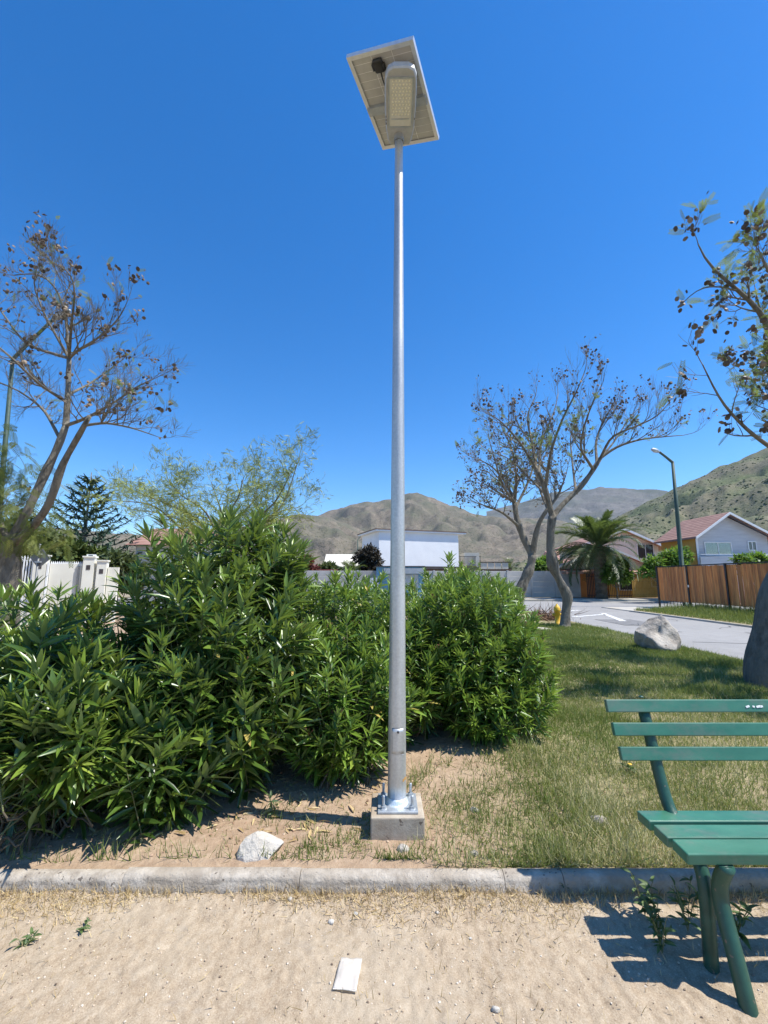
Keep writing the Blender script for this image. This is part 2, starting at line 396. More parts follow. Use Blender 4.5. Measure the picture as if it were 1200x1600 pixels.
def paint_line(pts, wd):
    mb = MB()
    for (a, b) in zip(pts[:-1], pts[1:]):
        a = np.array(a); b = np.array(b); d = (b - a) / np.linalg.norm(b - a); n = np.array([-d[1], d[0]]) * wd / 2
        mb.add([(*(a + n), .004), (*(a - n), .004), (*(b - n), .004), (*(b + n), .004)], [(0, 1, 2, 3)])
    return mb
for pts, wd in (([G(895, 964)[:2], G(944, 960)[:2]], .26), ([G(941, 958)[:2], G(974, 970.5)[:2]], .24), ([G(886, 955)[:2], G(905, 953.6)[:2]], .3)):
    tag(paint_line(pts, wd).build('road_marking', MATS['white_paint_road']), kind='structure')
surf('tar', (.03, .03, .03), (.05, .05, .05), 5, .7, bs=0)
surf('road_patch', (.15, .145, .14), (.21, .205, .20), 3, .9, bs=.3, bscale=60)
for x0, x1, y0, y1 in ((8.2, 9.6, 15.2, 17.4), (10.6, 11.4, 11.0, 13.2), (2.0, 5.5, 26.0, 27.2), (16.0, 19.0, 27.5, 28.6)): rect('road_patch', x0, x1, y0, y1, .0035, MATS['road_patch'])
rk = np.random.default_rng(17)
for q in range(7):
    x, y = rk.uniform(7.2, 11.6), rk.uniform(9, 20); pts = [np.array([x, y])]
    for _ in range(9): pts.append(pts[-1] + np.array([rk.normal(.15, .22), rk.normal(.1, .35)]))
    pts = [p for p in pts if 7.0 < p[0] < 11.8 and p[1] < 21.8]
    if len(pts) > 1: tag(paint_line(pts, .022).build('road_crack', MATS['tar']), kind='structure')
mb = MB()
a, b_ = G(1082, 1003)[:2], G(1180, 1006)[:2]
tag(paint_line([a, b_], .035).build('road_joint', MATS['tar']), kind='structure')

# kerb: cast concrete stones with rounded front top edge, laid end to end
kerb = thing('kerb', None, None, (0, 2.46, 0)); kerb['kind'] = 'structure'
KY0, KY1, KZ = 2.408, 2.480, .093
prof = [(KY0 - .012, -.08), (KY0 - .010, .0), (KY0 - .005, .03), (KY0, .048)]
for k in range(7):
    a = k / 6 * math.pi / 2
    prof.append((KY0 + .003 + .040 - .040 * math.cos(a), KZ - .036 + .036 * math.sin(a)))
prof += [(KY1 - .008, KZ), (KY1, KZ - .008), (KY1, -.08)]
joints = [-4.3, -3.3, -2.32, -1.30, -.42, .60, .895, 1.62, 2.62, 3.6, 4.6]
rk = np.random.default_rng(3)
for i in range(len(joints) - 1):
    mb = MB(); x0, x1 = joints[i] + .0015, joints[i + 1] - .0015
    n = max(4, int((x1 - x0) / .03)); X = np.linspace(x0, x1, n)
    dz, dy, tl = rk.normal(0, .0015), rk.normal(0, .0015), rk.normal(0, .002)
    Vs = []
    for q, x in enumerate(X):
        e = .0015 if q in (0, n - 1) else 0
        for (y, z) in prof:
            r = (float(vnoise(x * 14, (y + z) * 30, 40)) - .5) * .007 + (float(vnoise(x * 50, (y + z) * 90, 41)) - .5) * .005
            Vs.append((x, y + dy - r + e, z + dz + tl * (q / n - .5) - e + (r * .5 if z > .05 else 0)))
    k = len(prof); Fs = [(q * k + j, (q + 1) * k + j, (q + 1) * k + j + 1, q * k + j + 1) for q in range(n - 1) for j in range(k - 1)]
    nV = len(Vs); Vs += Vs[:k] + Vs[(n - 1) * k:]
    Fs += [tuple(nV + j for j in range(k)), tuple(nV + k + j for j in reversed(range(k)))]
    mb.add(Vs, Fs); mb.build('kerb_stone', MATS['kerb_concrete'], kerb, smooth=True)

# ------------------------------------------------------------------ hills beyond the houses
def hillmat(name, soil1, soil2, green, dark, s):
    m, nt, b = new_mat(name)
    n1 = noise(nt, .006 * s, 7, .62); n2 = noise(nt, .05 * s, 5, .6); n3 = noise(nt, .16 * s, 4, .7)
    c = ramp(nt, [(.35, soil1), (.65, soil2)], n2).outputs[0]
    f = ramp(nt, [(.42, (0, 0, 0)), (.62, (1, 1, 1))], n1).outputs[0]; c = mixc(nt, f, c, green)
    f = ramp(nt, [(.54, (0, 0, 0)), (.62, (1, 1, 1))], n3).outputs[0]; c = mixc(nt, math_n(nt, 'MULTIPLY', f, .75), c, dark)
    nt.links.new(c, b.inputs['Base Color']); b.inputs['Roughness'].default_value = 1; b.inputs['Specular IOR Level'].default_value = .1
    bump(nt, b, n3, .6, 6 / s); return m
hillmat('hill_brown', (.145, .122, .094), (.215, .182, .14), (.115, .115, .08), (.05, .055, .036), 1.15)
hillmat('hill_green', (.155, .142, .095), (.21, .19, .13), (.13, .15, .078), (.055, .07, .038), 1.9)
hillmat('hill_far', (.13, .125, .115), (.18, .17, .155), (.10, .11, .09), (.06, .07, .06), .6)
def hill(ctrl, dist, depth, mat, seed, rough, label, foot=0.35, na=230, nr=70):
    """ctrl: skyline as (pixel x, pixel y); the slope rises from dist*foot to the ridge at dist, then falls behind"""
    ctrl = sorted(ctrl)
    az = []; tn = []
    for px, py in ctrl:
        d = ray(px, py); az.append(math.atan2(d[0], d[1])); tn.append(d[2] / math.hypot(d[0], d[1]))
    A = np.linspace(az[0], az[-1], na); T = np.interp(A, az, tn)
    k = np.ones(5) / 5; T = np.convolve(np.pad(T, 2, mode='edge'), k, 'valid')
    q = np.concatenate([np.linspace(0, 1, nr), 1 + np.linspace(.06, .8, 14)])
    R = dist * (foot + (1 - foot) * q)
    AA, RR = np.meshgrid(A, R); QQ = np.repeat(q[:, None], na, 1); TT = np.repeat(T[None], len(q), 0)
    X = RR * np.sin(AA); Y = RR * np.cos(AA)
    H = TT * dist + CAM_H
    up = np.where(QQ <= 1, QQ ** 1.35, 1 - (QQ - 1) * .7)
    sc_ = dist * .16
    ridged = 1 - abs(2 * fbm(X / sc_, Y / sc_, seed, 6, .55) - 1)
    nz = (ridged - .72) * rough * dist * (QQ * np.clip(1.06 - QQ, 0, 1) * 3.4) + (fbm(X / sc_ * 6, Y / sc_ * 6, seed + 9, 4) - .5) * dist * .010 * smooth(0, .3, QQ)
    Z = H * up + nz - 3 * (1 - QQ).clip(0, 1)
    V = np.stack([X, Y, Z], -1).reshape(-1, 3); ny = len(q)
    i = np.arange(ny - 1)[:, None] * na; j = np.arange(na - 1)[None]
    F = np.stack([i + j, i + j + 1, i + na + j + 1, i + na + j], -1).reshape(-1, 4)
    mb = MB(); mb.add(V, F); o = mb.build('hill', mat, smooth=True); tag(o, label, None, None, 'structure'); return (X, Y, Z, q)
hill([(760, 800), (850, 775), (905, 764), (940, 760), (985, 764), (1040, 766), (1100, 772), (1300, 790), (1600, 800)], 3700, 1, MATS['hill_far'], 61, .045, 'far blue range seen between the nearer hills', foot=.55)
hill([(300, 870), (420, 840), (455, 822), (490, 812), (530, 798), (570, 783), (600, 782), (625, 776), (645, 770), (668, 776), (690, 787), (715, 796), (740, 806), (790, 812), (850, 812), (900, 825), (990, 860), (1100, 900)], 2100, 1, MATS['hill_brown'], 50, .105, 'brown rounded hill rising behind the white house')
hill([(-700, 800), (-200, 820), (150, 835), (320, 838), (400, 820), (450, 806), (480, 806), (520, 812), (560, 830), (600, 850), (650, 880), (700, 904)], 1350, 1, MATS['hill_brown'], 55, .09, 'bare tan slope left of the brown hill')
hx = hill([(800, 900), (900, 850), (960, 812), (1000, 793), (1050, 769), (1100, 745), (1150, 721), (1200, 698), (1260, 670), (1340, 640), (1500, 610), (1900, 640)], 1000, 1, MATS['hill_green'], 58, .075, 'green scrubby hillside rising on the right', foot=.3)
# scrub bushes on the right hillside
mb = MB(); X, Y, Z, q = hx
ii = RNG.integers(5, 66, 5200); jj = RNG.integers(0, X.shape[1] - 1, 5200); fx = RNG.random(5200); fy = RNG.random(5200)
def lerp(Aa): return (Aa[ii, jj] * (1 - fx) + Aa[ii, jj + 1] * fx) * (1 - fy) + (Aa[ii + 1, jj] * (1 - fx) + Aa[ii + 1, jj + 1] * fx) * fy
Pp = np.stack([lerp(X), lerp(Y), lerp(Z)], -1)
bm = bmesh.new(); bmesh.ops.create_icosphere(bm, subdivisions=1, radius=1)
IV = np.array([v.co[:] for v in bm.verts]); bm.verts.index_update(); IF = np.array([[v.index for v in f.verts] for f in bm.faces]); bm.free()
keep = fbm(Pp[:, 0] / 60, Pp[:, 1] / 60, 70) > .42; Pp = Pp[keep]
s = RNG.uniform(.8, 2.0, len(Pp)); D = np.stack([np.cos(s * 50), np.sin(s * 50), 0 * s], -1)
scatter(mb, IV, IF, Pp, frames(D, 0 * s), np.stack([s, s, s * .7], -1), RNG.random(len(Pp)))
tag(mb.build('hillside_scrub', MATS['shrub_dull']), 'dark scrub bushes dotted over the right hillside', 'scrub', kind='stuff')

# ------------------------------------------------------------------ solar street light
PX, PY = .078, 2.87
PTOP = np.array([.115, 2.87, 4.90])
lt = thing('solar_street_light', 'tall galvanised steel pole with solar panel lamp on a concrete footing', 'street light', (PX, PY, SOIL_Z))
V, F = cbox(.31, .30, .20, .008, 2); mb = MB()
V = V + np.array([PX, PY, .105]); mb.add(V, F); mb.build('concrete_footing', MATS['footing_concrete'], lt)
mb = MB(); addM(mb, cbox(.235, .225, .014, .002, 1), mat4((PX + .003, PY - .005, .2125))); bp = mb.build('base_plate', MATS['dull_galvanised'], lt)
hexv = [(math.cos(k * math.pi / 3) * .0165, math.sin(k * math.pi / 3) * .0165) for k in range(6)]
for sx in (-1, 1):
    for sy in (-1, 1):
        bx, by = PX + .003 + sx * .084, PY - .005 + sy * .078
        mb = MB(); lathe(mb, [(.0085, .2196), (.0085, .288), (.0065, .292)], (bx, by), 12); bo = mb.build('anchor_bolt', MATS['dull_galvanised'], lt, True)
        mb = MB(); lathe(mb, [(.021, .2198), (.021, .2225)], (bx, by), 16); mb.build('washer', MATS['panel_frame'], bo)
        mb = MB(); V = [(bx + x, by + y, z) for z in (.2227, .2375) for x, y in hexv]
        mb.add(V, [(k, (k + 1) % 6, 6 + (k + 1) % 6, 6 + k) for k in range(6)] + [(5, 4, 3, 2, 1, 0), (6, 7, 8, 9, 10, 11)]); mb.build('nut', MATS['dull_galvanised'], bo)
def pole_r(z): return .0565 + (.0295 - .0565) * min(1, max(0, (z - .22) / 4.68))
def pole_c(z): return np.array([PX, PY, 0]) + (PTOP - np.array([PX, PY, .22])) * ((z - .22) / 4.68) + np.array([0, 0, .22])
mb = MB(); zz = np.linspace(.219, 4.9, 40); tube(mb, [pole_c(z) for z in zz], [pole_r(z) for z in zz], 40); pole = mb.build('pole', MATS['galvanised_steel'], lt, True)
mb = MB(); tube(mb, [pole_c(.219), pole_c(.23), pole_c(.242), pole_c(.252)], [.070, .066, .059, .0567], 40); mb.build('weld_collar', MATS['weld_spray_zinc'], pole, True)
# hand-hole cover: curved plate on the front of the pole with a bolt
mb = MB(); A = np.linspace(-math.pi * .5 - .62, -math.pi * .5 + .80, 14); zs = np.linspace(.505, .650, 8); Vs = []
for z in zs:
    c = pole_c(z); r = pole_r(z) + .0016
    Vs += [(c[0] + r * math.cos(a), c[1] + r * math.sin(a), z) for a in A]
n = len(A); mb.add(Vs, [(i * n + j, i * n + j + 1, (i + 1) * n + j + 1, (i + 1) * n + j) for i in range(len(zs) - 1) for j in range(n - 1)])
cv = mb.build('access_cover', MATS['galvanised_steel'], pole, True)
sol = cv.modifiers.new('thick', 'SOLIDIFY'); sol.thickness = .0016; sol.offset = -1
for z in (.5035, .6515):
    mb = MB(); c = pole_c(z); r = pole_r(z) + .0006
    tube(mb, [(c[0] + r * math.cos(a), c[1] + r * math.sin(a), z + .004 * math.sin(3 * a)) for a in A], .0011, 6); mb.build('cover_seam', MATS['dark_steel' if z > .6 else 'panel_frame'], pole)
c = pole_c(.632); mb = MB(); lathe(mb, [(.0075, 0), (.0075, .003), (.005, .0045)], (0, 0), 14, None, mat4((c[0] + .004, c[1] - pole_r(.632) - .0012, .632), rx=math.pi / 2)); mb.build('cover_bolt', MATS['dark_steel'], pole)
mb = MB(); Vs = []
for i, z in enumerate((.352, .362, .368)):
    cc = pole_c(z); r = pole_r(z) + .0008; Vs += [(cc[0] + r * math.cos(a), cc[1] + r * math.sin(a), z + .004 * math.sin(9 * a)) for a in np.linspace(-.95, -.15, 8)]
mb.add(Vs, [(i * 8 + j, i * 8 + j + 1, i * 8 + j + 9, i * 8 + j + 8) for i in range(2) for j in range(7)]); mb.build('rust_stain', MATS['rust_mark'], pole)
# lamp head: long flattened housing reaching over the path
head = MB(); LH = mat4((PTOP[0] + .008, PTOP[1] + .04, PTOP[2] + .055), rx=math.radians(1.5), rz=math.radians(-1))
# outline of the housing from pole (y=0) to tip (y=-0.66)
ol = [(.075, .03), (.092, -.01), (.106, -.09), (.112, -.22), (.112, -.37), (.107, -.445), (.088, -.49), (.05, -.508)]
top = [(-x, y) for x, y in ol] ; ring = [(x, y) for x, y in ol] + [(-x, y) for x, y in reversed(ol)]
nr_ = len(ring); Vs = []
for s_, z in ((.93, -.034), (1, -.022), (1, .006), (.9, .03), (.6, .040)):
    Vs += [(x * s_, -.24 + (y + .24) * (s_ * .5 + .5 if z > 0 else 1 - (1 - s_) * .3), z) for x, y in ring]
Fs = [(i * nr_ + j, i * nr_ + (j + 1) % nr_, (i + 1) * nr_ + (j + 1) % nr_, (i + 1) * nr_ + j) for i in range(4) for j in range(nr_)]
Fs += [tuple(range(nr_ - 1, -1, -1)), tuple(4 * nr_ + j for j in range(nr_))]
addM(head, (Vs, Fs), LH); head = head.build('lamp_housing', MATS['lamp_aluminium'], lt)
mb = MB(); tube(mb, [PTOP + np.array([0, 0, -.035]), PTOP + np.array([.001, 0, .03]), PTOP + np.array([.003, .006, .05])], [.037, .039, .045], 24); mb.build('pole_socket', MATS['lamp_aluminium'], head, True)
mb = MB()                                         # lens bezel, four bars
for (x0, x1, y0, y1) in ((-.088, -.079, -.455, -.115), (.079, .088, -.455, -.115), (-.079, .079, -.455, -.446), (-.079, .079, -.124, -.115)): box(mb, x0, x1, y0, y1, -.043, -.033, None, LH)
mb.build('lens_frame', MATS['dull_galvanised'], head)
mb = MB(); box(mb, -.079, .079, -.446, -.124, -.0395, -.0345, None, LH); lens = mb.build('lens', MATS['lamp_lens'], head)
for i in range(6):
    for j in range(11):
        mb = MB() if (i == 0 and j == 0) else mb
        lathe(mb, [(.0075, -.0397), (.006, -.0425), (.002, -.0435)], (-.057 + i * .0228 + (.006 if j % 2 else 0), -.430 + j * .0222), 8, None, LH)
tag(mb.build('led_dots', MATS['led_dot'], head, True), kind='stuff')
mb = MB(); box(mb, -.066, .066, -.180, -.173, -.0415, -.0396, None, LH); mb.build('driver_strip', MATS['dull_galvanised'], head)
# solar panel above, turned and tilted to the sun
PM = np.array(Matrix.Translation((.0885, 2.725, 5.05)) @ Matrix.Rotation(-.361, 4, 'Z') @ Matrix.Rotation(.021, 4, 'X') @ Matrix.Rotation(.193, 4, 'Y'))
W2, L2 = .243, .354
mb = MB(); box(mb, -W2 + .012, W2 - .012, -L2 + .012, L2 - .012, .012, .017, None, PM); panel = mb.build('panel_backsheet', MATS['panel_backsheet'], lt)
mb = MB()
for (x0, x1, y0, y1) in ((-W2, -W2 + .011, -L2, L2), (W2 - .011, W2, -L2, L2), (-W2 + .011, W2 - .011, -L2, -L2 + .011), (-W2 + .011, W2 - .011, L2 - .011, L2)): box(mb, x0, x1, y0, y1, -.002, .026, None, PM)
for (x0, x1, y0, y1) in ((-W2 + .011, -W2 + .028, -L2 + .011, L2 - .011), (W2 - .028, W2 - .011, -L2 + .011, L2 - .011), (-W2 + .028, W2 - .028, -L2 + .011, -L2 + .028), (-W2 + .028, W2 - .028, L2 - .028, L2 - .011)): box(mb, x0, x1, y0, y1, -.001, .002, None, PM)
mb.build('panel_frame', MATS['panel_frame'], panel)
cw, ch = (2 * W2 - .03) / 3, (2 * L2 - .03) / 12
for i in range(3):
    for j in range(12):
        mb = MB(); x0 = -W2 + .015 + i * cw; y0 = -L2 + .015 + j * ch
        box(mb, x0 + .0022, x0 + cw - .0022, y0 + .0018, y0 + ch - .0018, .0105, .0119, None, PM); mb.build('solar_cell', MATS['panel_cell'], panel)
mb = MB(); box(mb, -W2 + .011, W2 - .011, -.005, .055, -.018, .0095, None, PM); mb.build('cross_bar', MATS['dull_galvanised'], panel)
mb = MB(); box(mb, -.045, .045, -.02, .07, -.085, -.0185, None, PM); mb.build('panel_bracket', MATS['dull_galvanised'], panel)
mb = MB(); JM = PM @ mat4((-.035, -.262, -.006)); addM(mb, cbox(.072, .085, .028, .012, 3), JM); box(mb, -.045, -.03, -.02, .02, -.012, .006, None, JM); box(mb, .03, .045, -.01, .03, -.012, .006, None, JM); mb.build('junction_box', MATS['black_plastic'], panel, True)
mb = MB(); pts = [(PM @ np.array([*p, 1]))[:3] for p in ((-.03, -.225, -.015), (-.025, -.19, -.035), (-.012, -.15, -.06), (.01, -.10, -.085))]; tube(mb, pts, [.006, .0045, .0045, .0045], 8); mb.build('cable', MATS['black_plastic'], panel, True)
for k, (yy, sgn) in enumerate(((-.14, -1), (-.165, -1), (-.19, -1), (-.17, 1))):
    mb = MB(); c = (LH @ np.array([sgn * .1045, yy, -.034, 1]))[:3]; tube(mb, [c + np.array([0, -.006, 0]), c + np.array([0, .006, -.001])], .0025, 8); mb.build('screw', MATS['dark_steel'], head)

# ------------------------------------------------------------------ bench
be = thing('park_bench', 'green painted slatted park bench with steel tube legs beside the kerb', 'bench', (2.1, 2.05, 0))
BX0, BX1 = 1.197, 3.0
for k, (y, z, tilt) in enumerate(((1.952, .459, .04), (2.068, .456, .01), (2.184, .459, -.03))):
    mb = MB(); addM(mb, cbox(BX1 - BX0, .097, .042, .006, 3), mat4(((BX0 + BX1) / 2 - .006 * k, y, z), rx=tilt)); mb.build('seat_slat', MATS['bench_green_paint'], be)
REC = math.radians(-17)
for k, (y, z, x0) in enumerate(((2.303, .700, 1.163), (2.335, .803, 1.153), (2.368, .905, 1.143))):
    mb = MB(); addM(mb, cbox(BX1 - x0 + .02, .028, .060, .004, 2), mat4(((BX1 + x0) / 2 + .01, y, z), rx=REC)); sl_ = mb.build('back_slat', MATS['bench_green_paint'], be)
    for x in (1.345, 2.80):
        mb = MB(); lathe(mb, [(.012, 0), (.012, .004), (.006, .008)], (0, 0), 10, None, mat4((x, y + .03, z + .034))); mb.build('slat_bolt', MATS['bench_tube_paint'], sl_, True)
def bez(P, n=26):
    P = np.asarray(P, float); t = np.linspace(0, len(P) - 1, n); k = np.arange(len(P))
    Q = np.stack([np.interp(t, k, P[:, d]) for d in range(3)], 1)
    for _ in range(3): Q[1:-1] = (Q[:-2] + 2 * Q[1:-1] + Q[2:]) / 4
    return Q
for x in (1.345, 2.80):
    mb = MB(); tube(mb, bez([(x - .025, 2.015, -.04), (x - .02, 2.015, .16), (x - .01, 2.02, .30), (x, 2.07, .385), (x, 2.18, .425), (x, 2.262, .50), (x, 2.322, .68), (x, 2.392, .90)]), .027, 18); mb.build('back_leg', MATS['bench_tube_paint'], be, True)
    mb = MB(); tube(mb, bez([(x - .02, 1.83, -.03), (x - .015, 1.885, .14), (x - .005, 1.952, .29), (x, 1.945, .36), (x + .003, 1.905, .434)]), .029, 18); mb.build('front_leg', MATS['bench_tube_paint'], be, True)
    mb = MB(); box(mb, x - .02, x + .02, 1.90, 2.23, .422, .4335); mb.build('seat_bearer', MATS['bench_tube_paint'], be)
surf('paint_fleck', (.72, .72, .70), (.80, .80, .78), 60, .6, bs=0)
mb = MB()
for x, l in ((1.94, .020), (1.97, .012), (1.995, .024), (2.01, .016)):
    addM(mb, cbox(l, .002, .007 + l * .12, .0008, 1), mat4((x - .08, 2.3513, .906), rx=REC, ry=.3 * math.sin(x * 90)))
mb.build('paint_splash', MATS['paint_fleck'], be)

# ------------------------------------------------------------------ oleander bushes
def leaf_template(bend, fold=.22, w=.080):
    ts = [0, .12, .34, .62, .85, 1.0]; ws = [.12, .62, 1.0, .82, .42, 0]
    V = []
    for t, q in zip(ts, ws):
        z = bend * t * t; hw = w * q
        V += [(-hw, t, z + hw * fold * 2.2), (0, t, z), (hw, t, z + hw * fold * 2.2)]
    V = V[:-3] + [(0, 1.0, bend)]
    F = []
    for i in range(4):
        a = i * 3
        for (p, q) in ((0, 1), (1, 2)): F += [(a + p, a + q, a + 3 + q), (a + p, a + 3 + q, a + 3 + p)]
    a = 12; F += [(a, a + 1, 15), (a + 1, a + 2, 15)]
    return np.array(V, float), np.array(F, int)
LEAFT = [leaf_template(.02), leaf_template(-.12), leaf_template(-.24, .3), leaf_template(-.03, .12, .092)]
def oleander(lobes, n_shoot, leaf_len, label, mat, base, seed, n_leaf_obj=0, spread=.35, whorls=(9, 14), inner=.25, group=None, min_z=.10, droop=.0, gap=.035):
    """lobes: (cx, cy, rx, ry, height, weight, bottom) domes that shoot tips cover"""
    r = np.random.default_rng(seed)
    root = thing('oleander_bush', label, 'bush', base, group)
    Wt = np.array([l[5] for l in lobes], float); Wt /= Wt.sum()
    stems = MB(); wood = MB()
    LP, LD, LL, LR, LC = [], [], [], [], []; tips_ = []
    for k in range(n_shoot):
        l = lobes[r.choice(len(lobes), p=Wt)]
        cx, cy, rx, ry, h, _, bot = l
        th = r.uniform(0, 2 * math.pi)
        u = r.uniform(-.75, 1.0)                 # height on the dome, -: skirt
        ph = math.asin(u); k_ = math.cos(ph)
        mid = bot + (h - bot) * .42
        rr = (1 - inner * r.random() ** 2.2) * (1 + .10 * (float(vnoise(th * 2.2, u * 3, seed)) - .5) * 2)
        tip = np.array([cx + rx * k_ * math.cos(th) * rr, cy + ry * k_ * math.sin(th) * rr, mid + ((h - mid) if u > 0 else (mid - bot)) * u * rr])
        tip[2] += r.normal(0, .04) + (r.random() < .14) * r.uniform(.04, .16) * (u > .5)
        tip[2] = max(tip[2], min_z)
        foot = np.array([base[0] + (cx - base[0]) * .8 + r.normal(0, .16) * rx / .9, base[1] + (cy - base[1]) * .8 + r.normal(0, .16), .06])
        out = tip - np.array([cx, cy, mid - .35 * (h - bot)]); out /= np.linalg.norm(out)
        out[2] = out[2] * .7 + (.75 if u > .1 else .45) - droop * (u < 0) * .5; out += r.normal(0, .2, 3); out /= np.linalg.norm(out)
        L = r.uniform(.36, .66) * leaf_len / .13
        p0 = tip - out * L * .95 - np.array([0, 0, .05])
        ctl = [foot, foot * .55 + p0 * .45 + np.array([0, 0, .12]), p0, tip - out * L * .45, tip]
        tt = np.linspace(0, 4, 15); Q = np.stack([np.interp(tt, range(5), [c[d] for c in ctl]) for d in range(3)], 1)
        for _ in range(2): Q[1:-1] = (Q[:-2] + 2 * Q[1:-1] + Q[2:]) / 4
        Q[:, 2] = np.maximum(Q[:, 2], .06)
        tube(wood, Q[:9], np.linspace(.010, .0045, 9), 4, cap=False); tube(stems, Q[8:], np.linspace(.0045, .0022, 7), 4, cap=False)
        tips_.append(Q[-1])
        seg = np.linalg.norm(np.diff(Q, axis=0), axis=1); cum = np.concatenate([[0], np.cumsum(seg)])
        nw = r.integers(*whorls); d0 = 0; rot0 = r.uniform(0, 6.28)
        bright = r.uniform(-.15, .2)
        for wv in range(nw):
            s = cum[-1] - d0; d0 += gap * (leaf_len / .13) * r.uniform(.55, 1.25) * (.35 + .65 * min(1, wv / 4))
            if s <= 0: break
            p = np.array([np.interp(s, cum, Q[:, d]) for d in range(3)])
            i = min(len(Q) - 2, int(np.searchsorted(cum, s) - 1)); i = max(i, 0); T = Q[i + 1] - Q[i]; T /= np.linalg.norm(T) + 1e-9
            a = np.cross(T, (.3, .9, .2)); a /= np.linalg.norm(a); b = np.cross(T, a)
            op = math.radians(min(74, 20 + 5.5 * wv)) + r.normal(0, .14)
            for q in range(3):
                an = rot0 + wv * 1.05 + q * 2.094 + r.normal(0, .18)
                d = T * math.cos(op) + (a * math.cos(an) + b * math.sin(an)) * math.sin(op)
                d[2] -= .10 * max(0, wv - 2) * r.random() * .6
                ln = leaf_len * r.uniform(.7, 1.2) * (.5 + .5 * min(1, (wv + 1) / 4.))
                LP.append(p); LD.append(d); LL.append(ln); LR.append(r.normal(0, .45)); LC.append(1.0 if r.random() < .012 * (wv > 3) else np.clip(.70 - .065 * wv + bright + r.normal(0, .13), 0, .93))  # older leaves lower on the shoot darker, also painting the shade between shoots
    fl = MB(); fp = np.array(tips_)[r.choice(len(tips_), max(4, n_shoot // 14), replace=False)]
    for p in fp:
        for q in range(7):
            d = r.normal(0, .5, 3) + np.array([0, 0, 1.0]); d /= np.linalg.norm(d); tube(fl, [p, p + d * .03, p + d * .055], [.0014, .0012, .0035], 4, r.random(), cap=False)
    tag(fl.build('flower_stalks', MATS['flower_stalk'], root), kind='stuff')
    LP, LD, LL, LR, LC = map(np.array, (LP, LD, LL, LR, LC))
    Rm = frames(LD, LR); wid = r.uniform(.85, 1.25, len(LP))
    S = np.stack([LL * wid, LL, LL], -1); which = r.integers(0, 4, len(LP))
    # the leaves that show largest become parts of their own
    solo = np.zeros(len(LP), bool)
    if n_leaf_obj:
        P2 = LP + LD * LL[:, None] * .5
        dep = np.linalg.norm(P2 - np.array([0, 0, CAM_H]), axis=1)
        facing = abs(np.einsum('ni,ni->n', Rm[:, :, 2], (P2 - np.array([0, 0, CAM_H])) / dep[:, None]))
        px = 600 + F_PX * P2[:, 0] / (P2[:, 1] * cP + (P2[:, 2] - CAM_H) * sP)
        front = np.array([(p[1] - min(l[1] - l[3] * .9 for l in lobes)) for p in P2])
        score = LL / dep * (.25 + facing) - .02 * front - 9 * ((px < 5) | (px > 1195))
        solo[np.argsort(-score)[:n_leaf_obj]] = True
        cache = {}
        for i in np.nonzero(solo)[0]:
            key = (int(which[i]), int(LC[i] * 7.99))
            if key not in cache:
                mb = MB(); mb.add(*LEAFT[key[0]], (key[1] + .5) / 8); cache[key] = mb.mesh('leaf', mat, True)
            M = np.eye(4); M[:3, :3] = Rm[i] * S[i][None]; M[:3, 3] = LP[i]
            link('leaf', cache[key], root, M)
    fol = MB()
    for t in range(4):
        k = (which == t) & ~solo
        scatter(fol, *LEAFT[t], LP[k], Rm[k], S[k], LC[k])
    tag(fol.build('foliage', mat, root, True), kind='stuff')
    stems.build('green_stems', MATS['oleander_stem'], root, True); wood.build('woody_stems', MATS['oleander_wood'], root, True)
    return root
OL = MATS['oleander_leaf']; OB = MATS['oleander_leaf_bright']
oleander([(-1.45, 4.0, .78, .72, 2.18, 2.6, .9), (-1.45, 3.65, .92, .80, 1.72, 2.0, .50), (-1.0, 3.42, .58, .58, 1.25, 1.1, .28), (-1.42, 2.98, .46, .36, .95, .9, .18), (-.95, 4.0, .42, .5, 1.80, .5, .5)], 360, .186, 'tallest dark green oleander bush with long leaves left of the pole', OL, (-1.35, 3.8, .08), 101, 300, inner=.5, gap=.034, whorls=(11, 18))
oleander([(-2.75, 3.75, .95, .85, 1.44, 1.5, .40), (-2.45, 2.92, .98, .58, 1.18, 2.0, .46), (-1.90, 2.80, .50, .38, 1.0, 1.0, .40)], 290, .186, 'lower oleander bush at the left edge with drooping leafy branches', OL, (-2.65, 3.6, .08), 102, 300, droop=.7, inner=.5, gap=.034, whorls=(11, 18))
oleander([(-.25, 4.30, .58, .72, 1.60, 2, .20), (-.32, 3.62, .55, .48, 1.20, 1.5, .10), (-.60, 4.3, .5, .5, 1.5, 1, .12), (.22, 4.35, .42, .5, 1.35, .9, .10)], 450, .132, 'narrow oleander bush directly behind the pole', OB, (-.2, 4.15, .08), 103, 240, whorls=(10, 16), inner=.42)
oleander([(.90, 4.8, .76, .90, 1.62, 3, .22), (.98, 4.5, .68, .74, 1.15, 1.8, .12)], 480, .130, 'dense rounded oleander bush on the lawn right of the pole', OB, (1.0, 4.75, .08), 104, 260, whorls=(10, 16), inner=.42)
oleander([(-.75, 6.3, 1.0, .8, 1.52, 1, .4)], 230, .115, 'oleander bush in the row behind, left of the pole', OB, (-.75, 6.3, .08), 105)
oleander([(.95, 6.9, 1.05, .9, 1.70, 1, .5)], 260, .115, 'oleander bush in the row behind, right of the pole', OB, (.95, 6.9, .08), 106)
oleander([(1.75, 8.8, .95, .9, 1.72, 1, .6)], 190, .115, 'farthest oleander bush of the row, under the leaning tree', OB, (1.75, 8.8, .08), 107)

